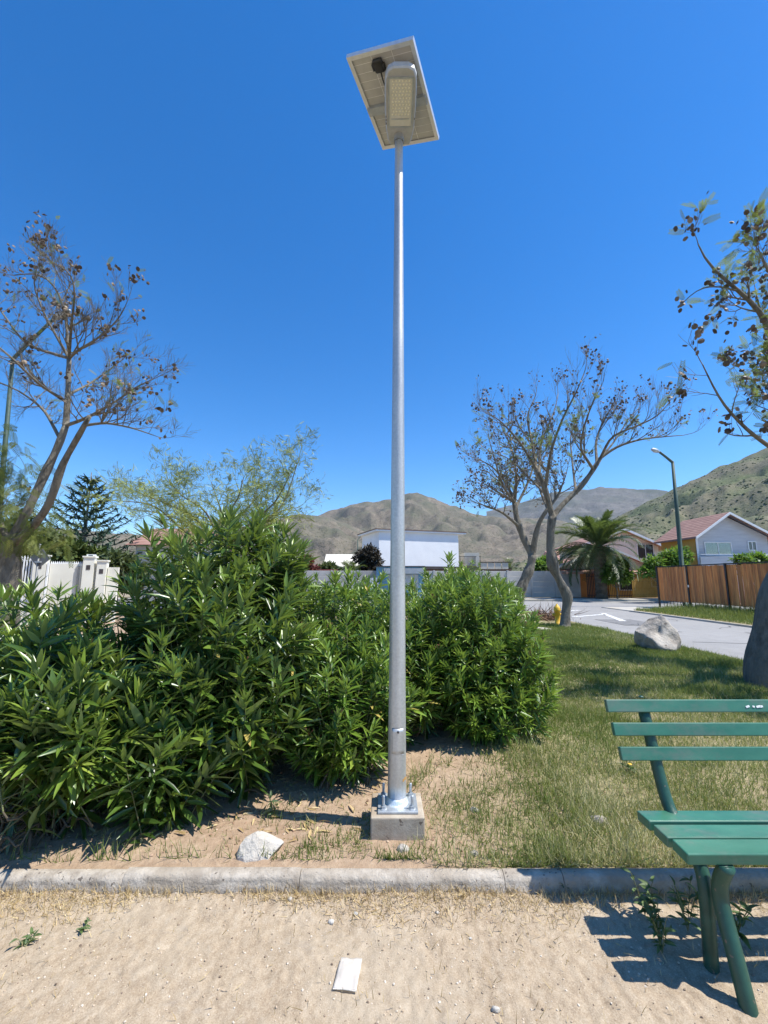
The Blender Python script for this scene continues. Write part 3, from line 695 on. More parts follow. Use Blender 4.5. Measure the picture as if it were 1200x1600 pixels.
# ------------------------------------------------------------------ trees
def smooth_poly(P, n):
    P = np.asarray(P, float); s = np.concatenate([[0], np.cumsum(np.linalg.norm(np.diff(P, axis=0), axis=1))])
    t = np.linspace(0, s[-1], n); Q = np.stack([np.interp(t, s, P[:, d]) for d in range(3)], 1)
    for _ in range(2): Q[1:-1] = (Q[:-2] + 2 * Q[1:-1] + Q[2:]) / 4
    return Q
class Tree:
    def __init__(s, seed, scale=1.0): s.r = np.random.default_rng(seed); s.big = MB(); s.small = MB(); s.tips = []; s.sc = scale; s.cnt = 0
    def limb(s, P, r0, r1, n=None, sides=10, knots=0.0):
        n = n or max(5, len(P) * 4); Q = smooth_poly(P, n)
        rad = np.linspace(r0, r1, n) * (1 + knots * (vnoise(np.linspace(0, 7, n), np.full(n, r0 * 50), 3) - .5))
        tube(s.big if r0 > .03 * s.sc else s.small, Q, rad, sides); return Q, rad
    def grow(s, p, d, L, r, lev, bend=.25, up=.2, kids=(4, 6), ang=(.45, .95), shrink=(.5, .75), leafp=1):
        R = s.r; n = 5 if lev > 0 else 4
        pts = [p]; q = p.copy(); dd = d / np.linalg.norm(d)
        for i in range(n):
            dd = dd + R.normal(0, bend * .35, 3) + np.array([0, 0, up * .25]); dd /= np.linalg.norm(dd); q = q + dd * L / n; pts.append(q.copy())
        pts = np.array(pts); r1 = max(r * .45, .0022 * s.sc)
        tube(s.big if r > .03 * s.sc else s.small, pts, np.linspace(r, r1, len(pts)), 6 if r > .03 * s.sc else (4 if r > .008 * s.sc else 3), cap=False); s.cnt += 1
        if lev <= 0: s.tips.append((pts[-1], dd.copy(), lev)); return
        for k in range(R.integers(*kids)):
            t = R.uniform(.3, 1.0); i = min(int(t * n), n - 1); f = t * n - i
            pp = pts[i] * (1 - f) + pts[i + 1] * f; T = pts[i + 1] - pts[i]; T /= np.linalg.norm(T)
            a = np.cross(T, R.normal(0, 1, 3)); a /= np.linalg.norm(a); al = R.uniform(*ang)
            nd_ = T * math.cos(al) + a * math.sin(al)
            s.grow(pp, nd_, L * R.uniform(*shrink), max(r * R.uniform(.45, .62) * (1 - .4 * t), .0028 * s.sc), lev - 1, bend, up, kids, ang, shrink)
    def dress(s, Q, rad, n, L, lev, t0=.25, **kw):
        R = s.r
        for k in range(n):
            t = R.uniform(t0, 1.0); i = min(int(t * (len(Q) - 1)), len(Q) - 2)
            T = Q[i + 1] - Q[i]; T /= np.linalg.norm(T); a = np.cross(T, R.normal(0, 1, 3)); a /= np.linalg.norm(a); al = R.uniform(.5, 1.05)
            d = T * math.cos(al) + a * math.sin(al); d[2] = abs(d[2]) * .7 + d[2] * .3
            s.grow(Q[i], d, L * R.uniform(.6, 1.1), min(rad[i] * .55, .022 * s.sc), lev, **kw)
        s.grow(Q[-1], Q[-1] - Q[-2], L * .8, rad[-1] * .9, lev, **kw)
POD_V, POD_F = [], []
for k in range(7): a = k * 2 * math.pi / 7; POD_V.append((math.cos(a) * .5, .5 + math.sin(a) * .5, .05 * math.sin(3 * a)))
POD_V += [(0, .5, .16), (0, .5, -.16)]
for k in range(7): POD_F += [(k, (k + 1) % 7, 7), ((k + 1) % 7, k, 8)]
FEA_V, FEA_F = [], []
def _fea():
    V = []; F = []
    def strip(p, d, L, w):
        d = np.array(d, float); d /= np.linalg.norm(d); sd = np.cross(d, (0, 0, 1)); sd /= np.linalg.norm(sd); k = len(V); p = np.array(p, float)
        m = p + d * L * .5; e = p + d * L - np.array([0, 0, .10 * L])
        V.extend([p - sd * w * .3, p + sd * w * .3, m - sd * w, m + sd * w, e]); F.extend([(k, k + 1, k + 3), (k, k + 3, k + 2), (k + 2, k + 3, k + 4)])
    strip((0, 0, 0), (0, 1, 0), 1.0, .012)
    for i in range(10):
        y = .12 + i * .088; z = -.10 * y * y
        for s in (-1, 1): strip((0, y, z), (s * 1.0, .8, .12), .30 * (1 - abs(y - .45) * .8), .024)
    return np.array(V), np.array(F)
FEA_V, FEA_F = _fea()
def finish_tree(tr, root, pods=0, pod_size=.05, clus=(1, 5), feathers=0, fsize=.25, fsel=None, podsel=None, bark='bark_grey', twig='twig_bark', twigvar=None):
    tr.big.build('trunk', MATS[bark], root, True)
    mb = tr.small; mb.build('twigs', MATS[twig], root, True)
    R = tr.r; T = tr.tips
    if pods:
        c = [t for t in T if podsel is None or podsel(t[0])] or T; P, D, S, Cc = [], [], [], []
        idx = R.integers(0, len(c), pods)
        for i in idx:
            base = c[i][0]
            for k in range(R.integers(*clus)):
                P.append(base + R.normal(0, pod_size * .8, 3)); d = R.normal(0, 1, 3); d[2] = -abs(d[2]) - .6; D.append(d); S.append(pod_size * R.uniform(.7, 1.2)); Cc.append(R.random())
        P, D, S = map(np.array, (P, D, S)); mb = MB()
        scatter(mb, POD_V, POD_F, P, frames(D, R.uniform(0, 6, len(P))), S, Cc); tag(mb.build('seed_pods', MATS['seed_pod'], root), kind='stuff')
    if feathers:
        c = [t for t in T if fsel is None or fsel(t[0])] or T; idx = R.integers(0, len(c), feathers)
        P = np.array([c[i][0] for i in idx]); D = np.array([c[i][1] for i in idx]) + R.normal(0, .6, (feathers, 3)); D[:, 2] -= .25
        mb = MB(); scatter(mb, FEA_V, FEA_F, P, frames(D, R.normal(0, .5, feathers)), fsize * R.uniform(.6, 1.2, feathers), R.random(feathers)); tag(mb.build('leaves', MATS['feather_leaf'], root), kind='stuff')
def pl(pts, Y):                                 # pixel polyline with a depth offset for each point
    return [at(p[0], p[1], Y + (p[2] if len(p) > 2 else 0)) for p in pts]

# left tree
Y = 9.0; b0 = at(8, 1028, Y); b0[2] = .05
t = Tree(21)
root = thing('jacaranda_tree', 'nearly bare tree with brown seed pods at the left edge', 'tree', b0, 'trees with round brown seed pods')
Q, rd = t.limb([b0, *pl([(6, 950), (14, 890), (20, 840)], Y)], .235, .19, 14, 14, .35)
Q1, r1 = t.limb([Q[-1], *pl([(45, 795), (68, 745, .1), (90, 700, .15), (103, 665, .2)], Y)], .10, .065, 16, 10, .4)
Q2, r2 = t.limb([Q[-2], *pl([(60, 815, -.3), (82, 780, -.5), (94, 730, -.6), (118, 690, -.7), (140, 650, -.9)], Y)], .10, .04, 16, 10, .4)
Q3, r3 = t.limb([Q1[-1], *pl([(106, 620, .2), (108, 560, .25)], Y)], .068, .048, 10, 8, .3)
for pts, ra, rb in (([(104, 500, .5), (90, 450, .7), (62, 425, .8), (22, 430, 1.0)], .05, .015), ([(120, 548, 0), (152, 530, -.2), (185, 500, -.3), (195, 480, -.3)], .045, .014),
                    ([(85, 520, .1), (66, 485, .0), (50, 440, -.2), (58, 420, -.3)], .045, .014), ([(112, 500, -.5), (118, 460, -.8), (112, 420, -1.0), (90, 415, -1.1)], .045, .014)):
    q, ra_ = t.limb([Q3[-1], *pl(pts, Y)], ra * .75, rb * .8, 14, 7); t.dress(q, ra_, 13, .66, 2, .12, kids=(4, 7), up=.5, ang=(.35, .8))
for pts, ra, rb, pa in (([(130, 656, 0), (160, 640, -.2), (190, 622, -.3), (210, 605, -.4), (240, 592, -.5)], .055, .012, Q1[-1]), ([(140, 600, 1.2), (175, 575, 1.5), (205, 550, 1.8)], .045, .012, Q3[4]),
                        ([(70, 640, .5), (30, 610, .9), (-20, 590, 1.1)], .05, .015, Q1[-3]), ([(60, 600, -.6), (20, 560, -1.2), (-30, 520, -1.4)], .05, .015, Q3[3]),
                        ([(165, 660, -.9), (205, 668, -1.0), (240, 680, -1.1)], .04, .01, Q2[-2]), ([(40, 540, .8), (-10, 470, 1.2), (-30, 430, 1.2)], .05, .015, Q3[-1]),
                        ([(-30, 760, .3), (-70, 690, .4), (-60, 600, .6)], .09, .03, Q[-2])):
    q, ra_ = t.limb([pa, *pl(pts, Y)], ra * .75, rb * .8, 14, 7); t.dress(q, ra_, 13, .62, 2, .12, kids=(4, 7), up=.4)
finish_tree(t, root, 150, .085, (2, 9), 260, .20)
t2 = Tree(22); LV = t2
# feathery low foliage of the same tree, on hanging shoots
mb = MB(); R = np.random.default_rng(23); n = 1300
P = np.stack([R.uniform(-9.2, -6.6, n), R.uniform(8.2, 10.0, n), R.uniform(2.2, 5.0, n)], -1); P = P[(P[:, 0] + 9.2) / 2.5 + (P[:, 2] - 2.2) / 4.0 + R.normal(0, .12, n) < .95]; n = len(P)
D = R.normal(0, 1, (n, 3)); D[:, 2] = -abs(D[:, 2]) * .8 - .2
scatter(mb, FEA_V, FEA_F, P, frames(D, R.normal(0, .6, n)), R.uniform(.25, .5, n), R.random(n)); tag(mb.build('leaves', MATS['feather_leaf'], root), kind='stuff')

# tree on the lawn right of the bushes
Y = 13.8; b0 = G(883, 985); b0[2] = .06
t = Tree(31)
root = thing('jacaranda_tree', 'curved trunk tree with seed pods beside the yellow hydrant', 'tree', b0, 'trees with round brown seed pods')
Q, rd = t.limb([b0, *pl([(884, 955), (888, 932), (875, 909), (864, 886), (860, 858), (860, 830), (863, 808)], Y)], .19, .11, 30, 14, .7)
mbk = t.big
Ql, rl = t.limb([Q[-1], *pl([(856, 780, -.1), (849, 755, -.2), (838, 733, -.2)], Y)], .105, .07, 10, 9, .4)
Qr, rr_ = t.limb([Q[-1], *pl([(880, 786, .1), (903, 766, .2), (922, 742, .2), (938, 716, .3)], Y)], .10, .066, 12, 9, .45)
for pa, pts, ra, rb in ((Ql[-1], [(833, 700, .3), (822, 650, .6), (834, 625, .8)], .08, .02), (Ql[-1], [(812, 690, -.5), (780, 655, -.9), (765, 648, -1.1)], .07, .018), (Ql[5], [(860, 705, -.8), (880, 650, -1.2), (900, 615, -1.5), (912, 585, -1.6)], .085, .018),
                        (Ql[-2], [(845, 690, 1.2), (868, 640, 1.8), (872, 615, 2.2)], .07, .018), (Ql[4], [(825, 745, .8), (795, 715, 1.3), (765, 705, 1.6)], .06, .016),
                        (Qr[-1], [(962, 698, .2), (1000, 686, .1), (1040, 682, 0), (1068, 680, 0)], .075, .014), (Qr[-1], [(955, 680, -.4), (990, 668, -.6), (1030, 650, -.8), (1048, 625, -.8)], .07, .014),
                        (Qr[-2], [(930, 690, .8), (945, 650, 1.3), (962, 630, 1.6)], .075, .018), (Qr[-3], [(905, 700, -1.0), (915, 655, -1.6), (930, 622, -2.0)], .08, .018), (Qr[-1], [(960, 690, 1.0), (985, 650, 1.5), (998, 638, 1.7)], .06, .014), (Qr[5], [(895, 730, 1.4), (890, 680, 2.2), (902, 650, 2.8)], .07, .016)):
    q, ra_ = t.limb([pa, *pl(pts, Y)], ra * .68, rb * .8, 14, 7); t.dress(q, ra_, 9, .9, 2, .15, kids=(4, 6), up=.65, ang=(.3, .75))
finish_tree(t, root, 400, .075, (1, 6), 600, .22, fsel=lambda p: p[2] < 6.6)

# second tree behind it, by the cross road
Y = 20.6; b0 = G(803, 957); b0[2] = .05
t = Tree(41, 1.3)
root = thing('jacaranda_tree', 'tree with pale leaning trunk standing before the grey wall', 'tree', b0, 'trees with round brown seed pods')
Q, rd = t.limb([b0, *pl([(808, 935), (818, 910), (829, 886), (832, 868)], Y)], .30, .19, 18, 12, .4)
Qa, ra0 = t.limb([Q[-1], *pl([(818, 842, .2), (807, 812, .3), (804, 785, .4)], Y)], .2, .12, 10, 8, .3)
Qb, rb0 = t.limb([Q[-1], *pl([(836, 840, -.2), (842, 815, -.3), (856, 795, -.5)], Y)], .15, .08, 10, 8, .3)
for pa, pts in ((Qa[-1], [(790, 750, .5), (765, 725, 1), (740, 715, 1.2)]), (Qa[-1], [(808, 745, -.4), (800, 700, -.8), (785, 670, -1)]), (Qa[5], [(785, 800, -.8), (758, 790, -1.4), (742, 785, -1.6)]), (Qa[-2], [(825, 755, .8), (838, 715, 1.4), (845, 690, 1.6)]),
                (Qa[-1], [(780, 770, 1.2), (755, 755, 1.8)]), (Qb[-1], [(872, 775, -.5), (885, 740, -.8)]), (Qb[-1], [(845, 770, .6), (835, 735, 1.2)]), (Qa[-1], [(785, 760, -1.4), (765, 690, -2.0)])):
    q, ra_ = t.limb([pa, *pl(pts, Y)], .085, .02, 12, 6); t.dress(q, ra_, 9, 1.0, 2, .15, kids=(4, 6), up=.4)
finish_tree(t, root, 620, .09, (1, 6), 450, .28)

# big tree at the right edge
Y = 6.4; b0 = G(1203, 1082); b0[2] = .04
t = Tree(51)
root = thing('jacaranda_tree', 'thick grey trunk tree at the right edge behind the bench', 'tree', b0, 'trees with round brown seed pods')
Q, rd = t.limb([b0 + np.array([.08, 0, -.25]), b0 + np.array([.06, 0, .0]), *pl([(1210, 1040), (1212, 1000), (1222, 950), (1245, 880), (1265, 800), (1275, 740)], Y)], .31, .25, 26, 18, .35)
for pa, pts, ra, rb in ((Q[-1], [(1235, 715, -.2), (1200, 697, -.4), (1165, 670, -.6), (1130, 633, -.7), (1112, 600, -.8), (1098, 570, -.9)], .045, .008), (Q[-1], [(1240, 600, .2), (1205, 520, .2), (1187, 480, .1), (1152, 454, .0), (1125, 430, 0), (1096, 404, -.1), (1091, 382, -.1)], .09, .010),
                        (Q[-1], [(1250, 640, 1.2), (1215, 560, 1.8), (1190, 500, 2.2), (1180, 450, 2.4)], .09, .012), (Q[-1], [(1290, 600, -.8), (1250, 500, -1.0), (1215, 450, -1.2), (1195, 410, -1.2)], .09, .012),
                        (Q[-1], [(1240, 690, 1.0), (1200, 620, 1.5), (1160, 580, 1.8)], .05, .008), (Q[-1], [(1330, 650, .5), (1350, 520, .9), (1330, 420, 1.0)], .1, .02), (Q[-1], [(1380, 690, -1), (1450, 600, -1.6)], .08, .02)):
    q, ra_ = t.limb([pa, *pl(pts, Y)], ra, rb, 18, 8); t.dress(q, ra_, 8 if ra > .046 else 5, .48, 2 if ra > .046 else 1, .3)
q, ra_ = t.limb([at(1150, 454, Y), *pl([(1120, 446), (1098, 448), (1082, 458), (1070, 470)], Y)], .015, .006, 8, 5); t.tips += [(q[-1], q[-1] - q[-2], 0)] * 3
finish_tree(t, root, 330, .08, (2, 7), 1000, .25)

# fine twigged green tree behind the tall oleander
Y = 7.0; b0 = at(330, 1060, Y); b0[2] = .06
t = Tree(61, .55)
root = thing('thorn_tree', 'small tree of fine arching green twigs behind the tallest bush', 'tree', b0)
Q, rd = t.limb([b0, *pl([(335, 960), (345, 900), (350, 860)], Y)], .07, .05, 10, 8)
for pts in ([(300, 803, .2), (250, 783, .3), (200, 763, .4)], [(320, 793, -.3), (285, 778, -.5), (262, 748, -.6)], [(345, 793, .4), (340, 783, .6), (330, 753, .8)], [(375, 803, 0), (395, 788, .1), (405, 753, .2)], [(395, 813, -.4), (430, 788, -.6), (455, 738, -.7)],
            [(400, 823, .4), (440, 796, .7), (465, 793, .9)], [(310, 823, .6), (250, 801, .9), (205, 796, 1.1)], [(360, 793, -.7), (372, 783, -.9), (380, 748, -1.0)], [(420, 813, .1), (445, 788, .2), (468, 713, .2)], [(290, 833, -.2), (240, 786, -.4), (190, 783, -.5)]):
    q, ra_ = t.limb([Q[-1], *pl(pts, Y)], .024, .006, 14, 5); t.dress(q, ra_, 14, .48, 2, .12, bend=.6, up=.0, kids=(4, 7))
mb = MB(); R = t.r; tips = t.tips; n = 9500; idx = R.integers(0, len(tips), n)
D = np.array([tips[i][1] for i in idx]) + R.normal(0, .45, (n, 3)); P = np.array([tips[i][0] for i in idx]) - D * .1
scatter(mb, FEA_V * np.array([.55, 1, 1]), FEA_F, P, frames(D, R.normal(0, 1, n)), R.uniform(.06, .11, n), R.random(n)); tag(mb.build('leaves', MATS['green_twig'], root), kind='stuff')
t.big.build('trunk', MATS['twig_bark'], root, True); t.small.c = [np.full(len(v), .35) for v in t.small.v]; t.small.build('twigs', MATS['green_twig'], root, True)

# shrubs and small trees with leaf clouds
CARD_V = np.array([(-.5, 0, 0), (0, -.12, .1), (.5, 0, 0), (.12, .9, -.12), (-.12, .9, -.12)]); CARD_V[:, 0] *= .55
CARD_F = np.array([(0, 1, 2), (0, 2, 3), (0, 3, 4)])
def leafy(name, label, cat, base, blobs, n, size, mat, seed, trunk=None, group=None, bark='twig_bark'):
    R = np.random.default_rng(seed); root = thing(name, label, cat, base, group); mb = MB()
    vol = np.array([b[3] * b[4] * b[5] for b in blobs]); idx = R.choice(len(blobs), n, p=vol / vol.sum()); B = np.array(blobs, float)[idx]
    d = R.normal(0, 1, (n, 3)); d /= np.linalg.norm(d, axis=1)[:, None]; rr = R.random(n) ** .45
    lump = .75 + .5 * vnoise(d[:, 0] * 3 + idx, d[:, 2] * 3 + d[:, 1] * 2, seed)
    P = B[:, :3] + d * B[:, 3:6] * (rr * lump)[:, None]
    D = d + R.normal(0, .7, (n, 3)); scatter(mb, CARD_V, CARD_F, P, frames(D, R.uniform(-1, 1, n)), size * R.uniform(.6, 1.35, n), np.clip(R.normal(.5, .25, n), 0, 1)); tag(mb.build('crown', mat, root), kind='stuff')
    tb = MB(); b0 = np.array(base, float)
    if trunk: tube(tb, smooth_poly([b0, b0 + np.array([.05, 0, trunk[1] * .5]), b0 + np.array([0, .05, trunk[1]])], 8), np.linspace(trunk[0], trunk[0] * .7, 8), 8)
    for b in blobs[:6]: tube(tb, smooth_poly([b0 + np.array([0, 0, trunk[1] * .9 if trunk else 0]), (b0 + np.array(b[:3])) / 2 + np.array([0, 0, .1]), np.array(b[:3])], 7), np.linspace((trunk[0] if trunk else .05) * .6, .012, 7), 5)
    tb.build('trunk', MATS[bark], root, True); return root
SH = MATS['shrub_leaf']; SD = MATS['shrub_dull']
def blobs_px(lst, Y): return [(*at(px, py, Y + dy), r * Y / F_PX, r * Y / F_PX, rz * Y / F_PX) for px, py, dy, r, rz in lst]
g = lambda px, Y: (at(px, 900, Y)[0], Y, .05)

# conifers and dark hedging behind the white boundary wall, far left
def conifer(base, h, rad, tiers, label, seed):
    R = np.random.default_rng(seed); root = thing('conifer_tree', label, 'tree', base); tb = MB(); b = np.array(base, float)
    tube(tb, [b, b + np.array([0, 0, h * .5]), b + np.array([0, 0, h])], [h * .018, h * .011, .02], 8); tb.build('trunk', MATS['bark_grey'], root, True)
    mb = MB(); P, D, S = [], [], []
    for k in range(tiers):
        f = k / tiers; z = h * (.12 + .86 * f); L = rad * (1 - f) ** .8 + .12
        for q in range(6):
            a = q * 2 * math.pi / 6 + k * .5 + R.normal(0, .15); l = L * R.uniform(.8, 1.15)
            d = np.array([math.cos(a), math.sin(a), .12]); pts = [b + np.array([0, 0, z]) + d * l * s + np.array([0, 0, .30 * l * s * s]) for s in np.linspace(0, 1, 7)]
            tube(mb, pts, np.linspace(.035, .012, 7), 4, .1, cap=False)
            for s in np.linspace(.18, 1, int(6 + l * 6)):
                p = b + np.array([0, 0, z]) + d * l * s + np.array([0, 0, .30 * l * s * s])
                for e in range(3): P.append(p); D.append(d * .6 + R.normal(0, .45, 3) + np.array([0, 0, .15])); S.append(R.uniform(.20, .38))
    P, D, S = map(np.array, (P, D, S))
    scatter(mb, CARD_V * np.array([.55, 1, 1]), CARD_F, P, frames(D, R.uniform(-1, 1, len(P))), S, R.random(len(P))); tag(mb.build('crown', MATS['conifer'], root), kind='stuff'); return root
top = at(143, 738, 24); conifer((top[0], 24, 0), top[2], 3.1, 15, 'pointed conifer with upswept tiers behind the white wall', 71)
top = at(40, 790, 26); conifer((top[0], 26, 0), top[2], 2.6, 15, 'shorter conifer left of the pointed one', 72)
leafy('hedge_shrub', 'rounded dark green cypress shrub above the white wall', 'shrub', g(125, 20), blobs_px([(115, 870, 0, 30, 24), (150, 878, .5, 30, 22), (80, 862, .6, 26, 30), (105, 905, 0, 40, 30)], 20), 5200, .30, MATS['cypress_green'], 73)
leafy('hedge_shrub', 'dark cypress shrub between the trunk and the road sign', 'shrub', g(30, 21), blobs_px([(20, 850, 0, 34, 34), (50, 875, .5, 26, 26), (-10, 870, .3, 30, 34)], 21), 4200, .32, MATS['cypress_green'], 74)
leafy('hedge_shrub', 'dark shrub to the right of the white wall behind the bush', 'shrub', g(190, 20), blobs_px([(180, 885, 0, 28, 24), (205, 900, .4, 26, 22)], 20), 2400, .28, SD, 75)

# shrubs and palms in front of the brown hill
leafy('garden_shrub', 'round grey green shrub left of the white house', 'shrub', g(515, 36), blobs_px([(512, 890, 0, 14, 11), (500, 896, 1, 12, 10), (527, 897, 0, 12, 9)], 36), 1700, .30, SD, 81)
leafy('garden_shrub', 'dark bare looking tree against the white house wall', 'tree', g(577, 37), blobs_px([(578, 865, 0, 15, 13), (566, 872, .6, 14, 12), (586, 880, .3, 12, 16), (572, 890, 0, 14, 12)], 37), 2300, .28, MATS['shrub_dark'], 82, (.12, 1.5))
leafy('garden_shrub', 'dark red leaved shrub at the foot of the tan slope', 'shrub', g(478, 34), blobs_px([(478, 880, 0, 12, 11), (470, 892, .4, 13, 11), (488, 893, 0, 12, 9)], 34), 1600, .26, MATS['shrub_red'], 83)
leafy('garden_shrub', 'bright green shrub above the grey wall behind the second trunk', 'shrub', g(845, 37), blobs_px([(838, 883, 0, 13, 10), (856, 880, .6, 14, 12), (874, 888, 0, 13, 9), (890, 890, .4, 10, 8)], 37), 2500, .28, SH, 84)

surf('palm_trunk', (.06, .048, .035), (.15, .12, .085), 4, .95, bs=1, bd=.05, bscale=7)
def frond_mesh(L, droop, nl=34, ll=.42, seed=0):
    R = np.random.default_rng(seed); mb = MB(); s = np.linspace(0, 1, 10); pts = np.stack([0 * s, L * s * (1 - .18 * s * s), L * (.55 * s - droop * s * s * s)], -1) * 1.0
    pts[:, 2] = L * (.30 * s - droop * s ** 2.4); tube(mb, pts, np.linspace(.03, .006, 10), 4, .8, cap=False)
    P, D, S, W = [], [], [], []
    for k in range(nl):
        q = .12 + .87 * k / (nl - 1); p = np.array([np.interp(q, s, pts[:, d]) for d in range(3)]); T = np.array([0, 1, np.interp(q, s[:-1], np.diff(pts[:, 2]) / np.diff(pts[:, 1]))]); T /= np.linalg.norm(T)
        for sg in (-1, 1):
            P.append(p); D.append(T * .75 + np.array([sg * .8, 0, .22 + R.normal(0, .12)])); S.append(ll * (1 - abs(q - .45) * .9) * R.uniform(.85, 1.1))
    P, D, S = map(np.array, (P, D, S)); tv = np.array([(-.035, 0, 0), (.035, 0, 0), (.045, .5, -.02), (-.045, .5, -.02), (0, 1, -.14)]); tf = np.array([(0, 1, 2), (0, 2, 3), (3, 2, 4)])
    scatter(mb, tv, tf, P, frames(D, np.zeros(len(P))), S, R.random(len(P))); return mb.mesh('frond', MATS['palm_leaf'])
def palm(label, base, h, L, n, seed, tr=.33, nl=34, ll=.45, cat='palm'):
    R = np.random.default_rng(seed); root = thing('palm_tree', label, cat, base); b = np.array(base, float); mb = MB()
    zs = np.linspace(0, h, 22); tube(mb, [b + np.array([0, 0, z]) for z in zs], [tr * (1.0 + .16 * ((i % 2) - .5) + .35 * smooth(.6, 1, z / h)) for i, z in enumerate(zs)], 14); mb.build('trunk', MATS['palm_trunk'], root)
    ms = [frond_mesh(L * q, dr, nl, ll, seed + i) for i, (q, dr) in enumerate(((1, .40), (.92, .58), (1.05, .50), (.8, .22)))]
    for k in range(n):
        el = R.uniform(-.62, 1.15); a = k * 2.399963 + R.normal(0, .15)
        m = ms[3] if el > .85 else ms[R.integers(0, 3)]
        M = Matrix.Translation(Vector(b + np.array([0, 0, h]))) @ Matrix.Rotation(a, 4, 'Z') @ Matrix.Rotation(el - .15, 4, 'X') @ Matrix.Rotation(R.normal(0, .3), 4, 'Y') @ Matrix.Scale(R.uniform(.88, 1.08), 4)
        link('frond', m, root, M)
    return root
palm('large feather palm with arching fronds before the cream house', g(938, 33.2), 3.9, 4.3, 80, 91, .42, 46, .66)
palm('small palm crown above the grey wall left of the white house', g(552, 36), 1.7, 2.2, 26, 92, .2, 22, .5)
palm('tiny distant palm above the wall right of the white house', g(797, 60), 3.0, 2.4, 24, 93, .2, 14, .6)
leafy('garden_shrub', 'leafy green shrub at the foot of the large palm', 'shrub', g(962, 32.6), blobs_px([(958, 890, 0, 15, 12), (970, 882, .3, 13, 10), (950, 901, .2, 13, 11), (975, 900, 0, 12, 12)], 32.6), 2300, .26, SH, 94, (.06, 1.0))
leafy('street_tree', 'small pale green street tree before the mustard wall', 'tree', g(1046, 29), blobs_px([(1022, 880, 0, 14, 11), (1048, 872, .3, 15, 14), (1066, 868, .5, 13, 15), (1036, 892, .2, 16, 9), (1010, 893, 0, 12, 8), (1064, 888, 0, 13, 9)], 29), 3000, .22, SH, 95, (.07, 1.9))
leafy('garden_shrub', 'bright green shrub looking over the wooden fence', 'shrub', g(1172, 21), blobs_px([(1160, 874, 0, 14, 8), (1180, 872, .2, 14, 9), (1196, 875, 0, 12, 7), (1175, 890, 0, 20, 14)], 21), 2000, .17, SH, 96)

# ------------------------------------------------------------------ walls, fences, houses
surf('white_render', (.76, .77, .79), (.84, .85, .86), .8, .85, bs=.2, bscale=20)
surf('cream_render', (.60, .56, .47), (.68, .64, .55), .9, .9, bs=.2, bscale=20)
surf('white_wall_paint', (.72, .70, .60), (.82, .80, .70), 1.4, .85, bs=.15, bscale=20, c3=(.60, .58, .49))
surf('white_metal', (.74, .75, .74), (.80, .81, .80), 4, .5, bs=0)
surf('mustard_render', (.52, .28, .055), (.62, .36, .09), 1.2, .9, bs=.15, bscale=20)
surf('orange_render', (.60, .22, .06), (.68, .30, .10), 1.2, .9, bs=.15, bscale=20)
surf('dark_trim', (.035, .03, .03), (.06, .05, .05), 3, .7, bs=0)
surf('brown_trim', (.10, .055, .04), (.16, .09, .065), 3, .7, bs=0)
surf('blue_paint', (.10, .24, .36), (.15, .32, .44), 1.4, .7, bs=.1)
surf('grey_sheet', (.34, .36, .37), (.44, .46, .47), 2, .6, .2, bs=0)
surf('red_paint', (.30, .05, .045), (.40, .08, .07), 2, .7, bs=.1)
surf('iron_black', (.02, .02, .02), (.04, .038, .036), 6, .6, .3, bs=0)
surf('lamp_green', (.03, .065, .05), (.05, .09, .07), 3, .65, bs=0)
surf('sign_back', (.16, .165, .17), (.22, .225, .23), 4, .55, .5, bs=.05)
surf('hydrant_yellow', (.70, .40, .02), (.80, .50, .04), 8, .5, bs=.1)
surf('curtain', (.55, .55, .52), (.75, .75, .72), 6, .9, bs=0, vec=(3, 3, .2))
m, nt, b = new_mat('window_glass'); b.inputs['Base Color'].default_value = (.05, .06, .07, 1); b.inputs['Roughness'].default_value = .06; b.inputs['Specular IOR Level'].default_value = .9
def roofmat(name, c1, c2):
    m, nt, b = new_mat(name); v = pos_node(nt)
    n1 = noise(nt, 2.2, 5, .6); c = ramp(nt, [(.3, c1), (.7, c2)], n1).outputs[0]
    wv = nt.nodes.new('ShaderNodeTexWave'); wv.bands_direction = 'Z'; wv.inputs['Scale'].default_value = 2.0; wv.inputs['Distortion'].default_value = .4; nt.links.new(v, wv.inputs['Vector'])
    c = mixc(nt, math_n(nt, 'MULTIPLY', ramp(nt, [(.0, (1, 1, 1)), (.3, (0, 0, 0))], wv.outputs['Fac']).outputs[0], .45), c, (.14, .06, .045))
    nt.links.new(c, b.inputs['Base Color']); b.inputs['Roughness'].default_value = .9; bump(nt, b, wv.outputs['Fac'], .5, .04); return m
roofmat('tile_roof', (.27, .145, .11), (.38, .225, .175)); roofmat('tile_roof_pink', (.48, .25, .20), (.58, .35, .29))
def sidingmat(name, c1, c2, per):
    m, nt, b = new_mat(name); wv = nt.nodes.new('ShaderNodeTexWave'); wv.wave_profile = 'SAW'; wv.bands_direction = 'Z'; wv.inputs['Scale'].default_value = per; nt.links.new(pos_node(nt), wv.inputs['Vector'])
    c = ramp(nt, [(.3, c1), (.7, c2)], noise(nt, 3, 5, .6, pos_node(nt, (.3, .3, 2)))).outputs[0]
    nt.links.new(c, b.inputs['Base Color']); b.inputs['Roughness'].default_value = .7; bump(nt, b, wv.outputs['Fac'], .8, .03); return m
sidingmat('grey_siding', (.44, .46, .49), (.54, .56, .59), 1.6)
def pbox(name, x0, x1, y0, y1, z0, z1, mat, parent, rz=0, piv=None):
    mb = MB(); M = None
    if rz: M = np.array(Matrix.Translation((*piv, 0)) @ Matrix.Rotation(rz, 4, 'Z') @ Matrix.Translation((-piv[0], -piv[1], 0)))
    box(mb, x0, x1, y0, y1, z0, z1, None, M); return mb.build(name, MATS[mat], parent)
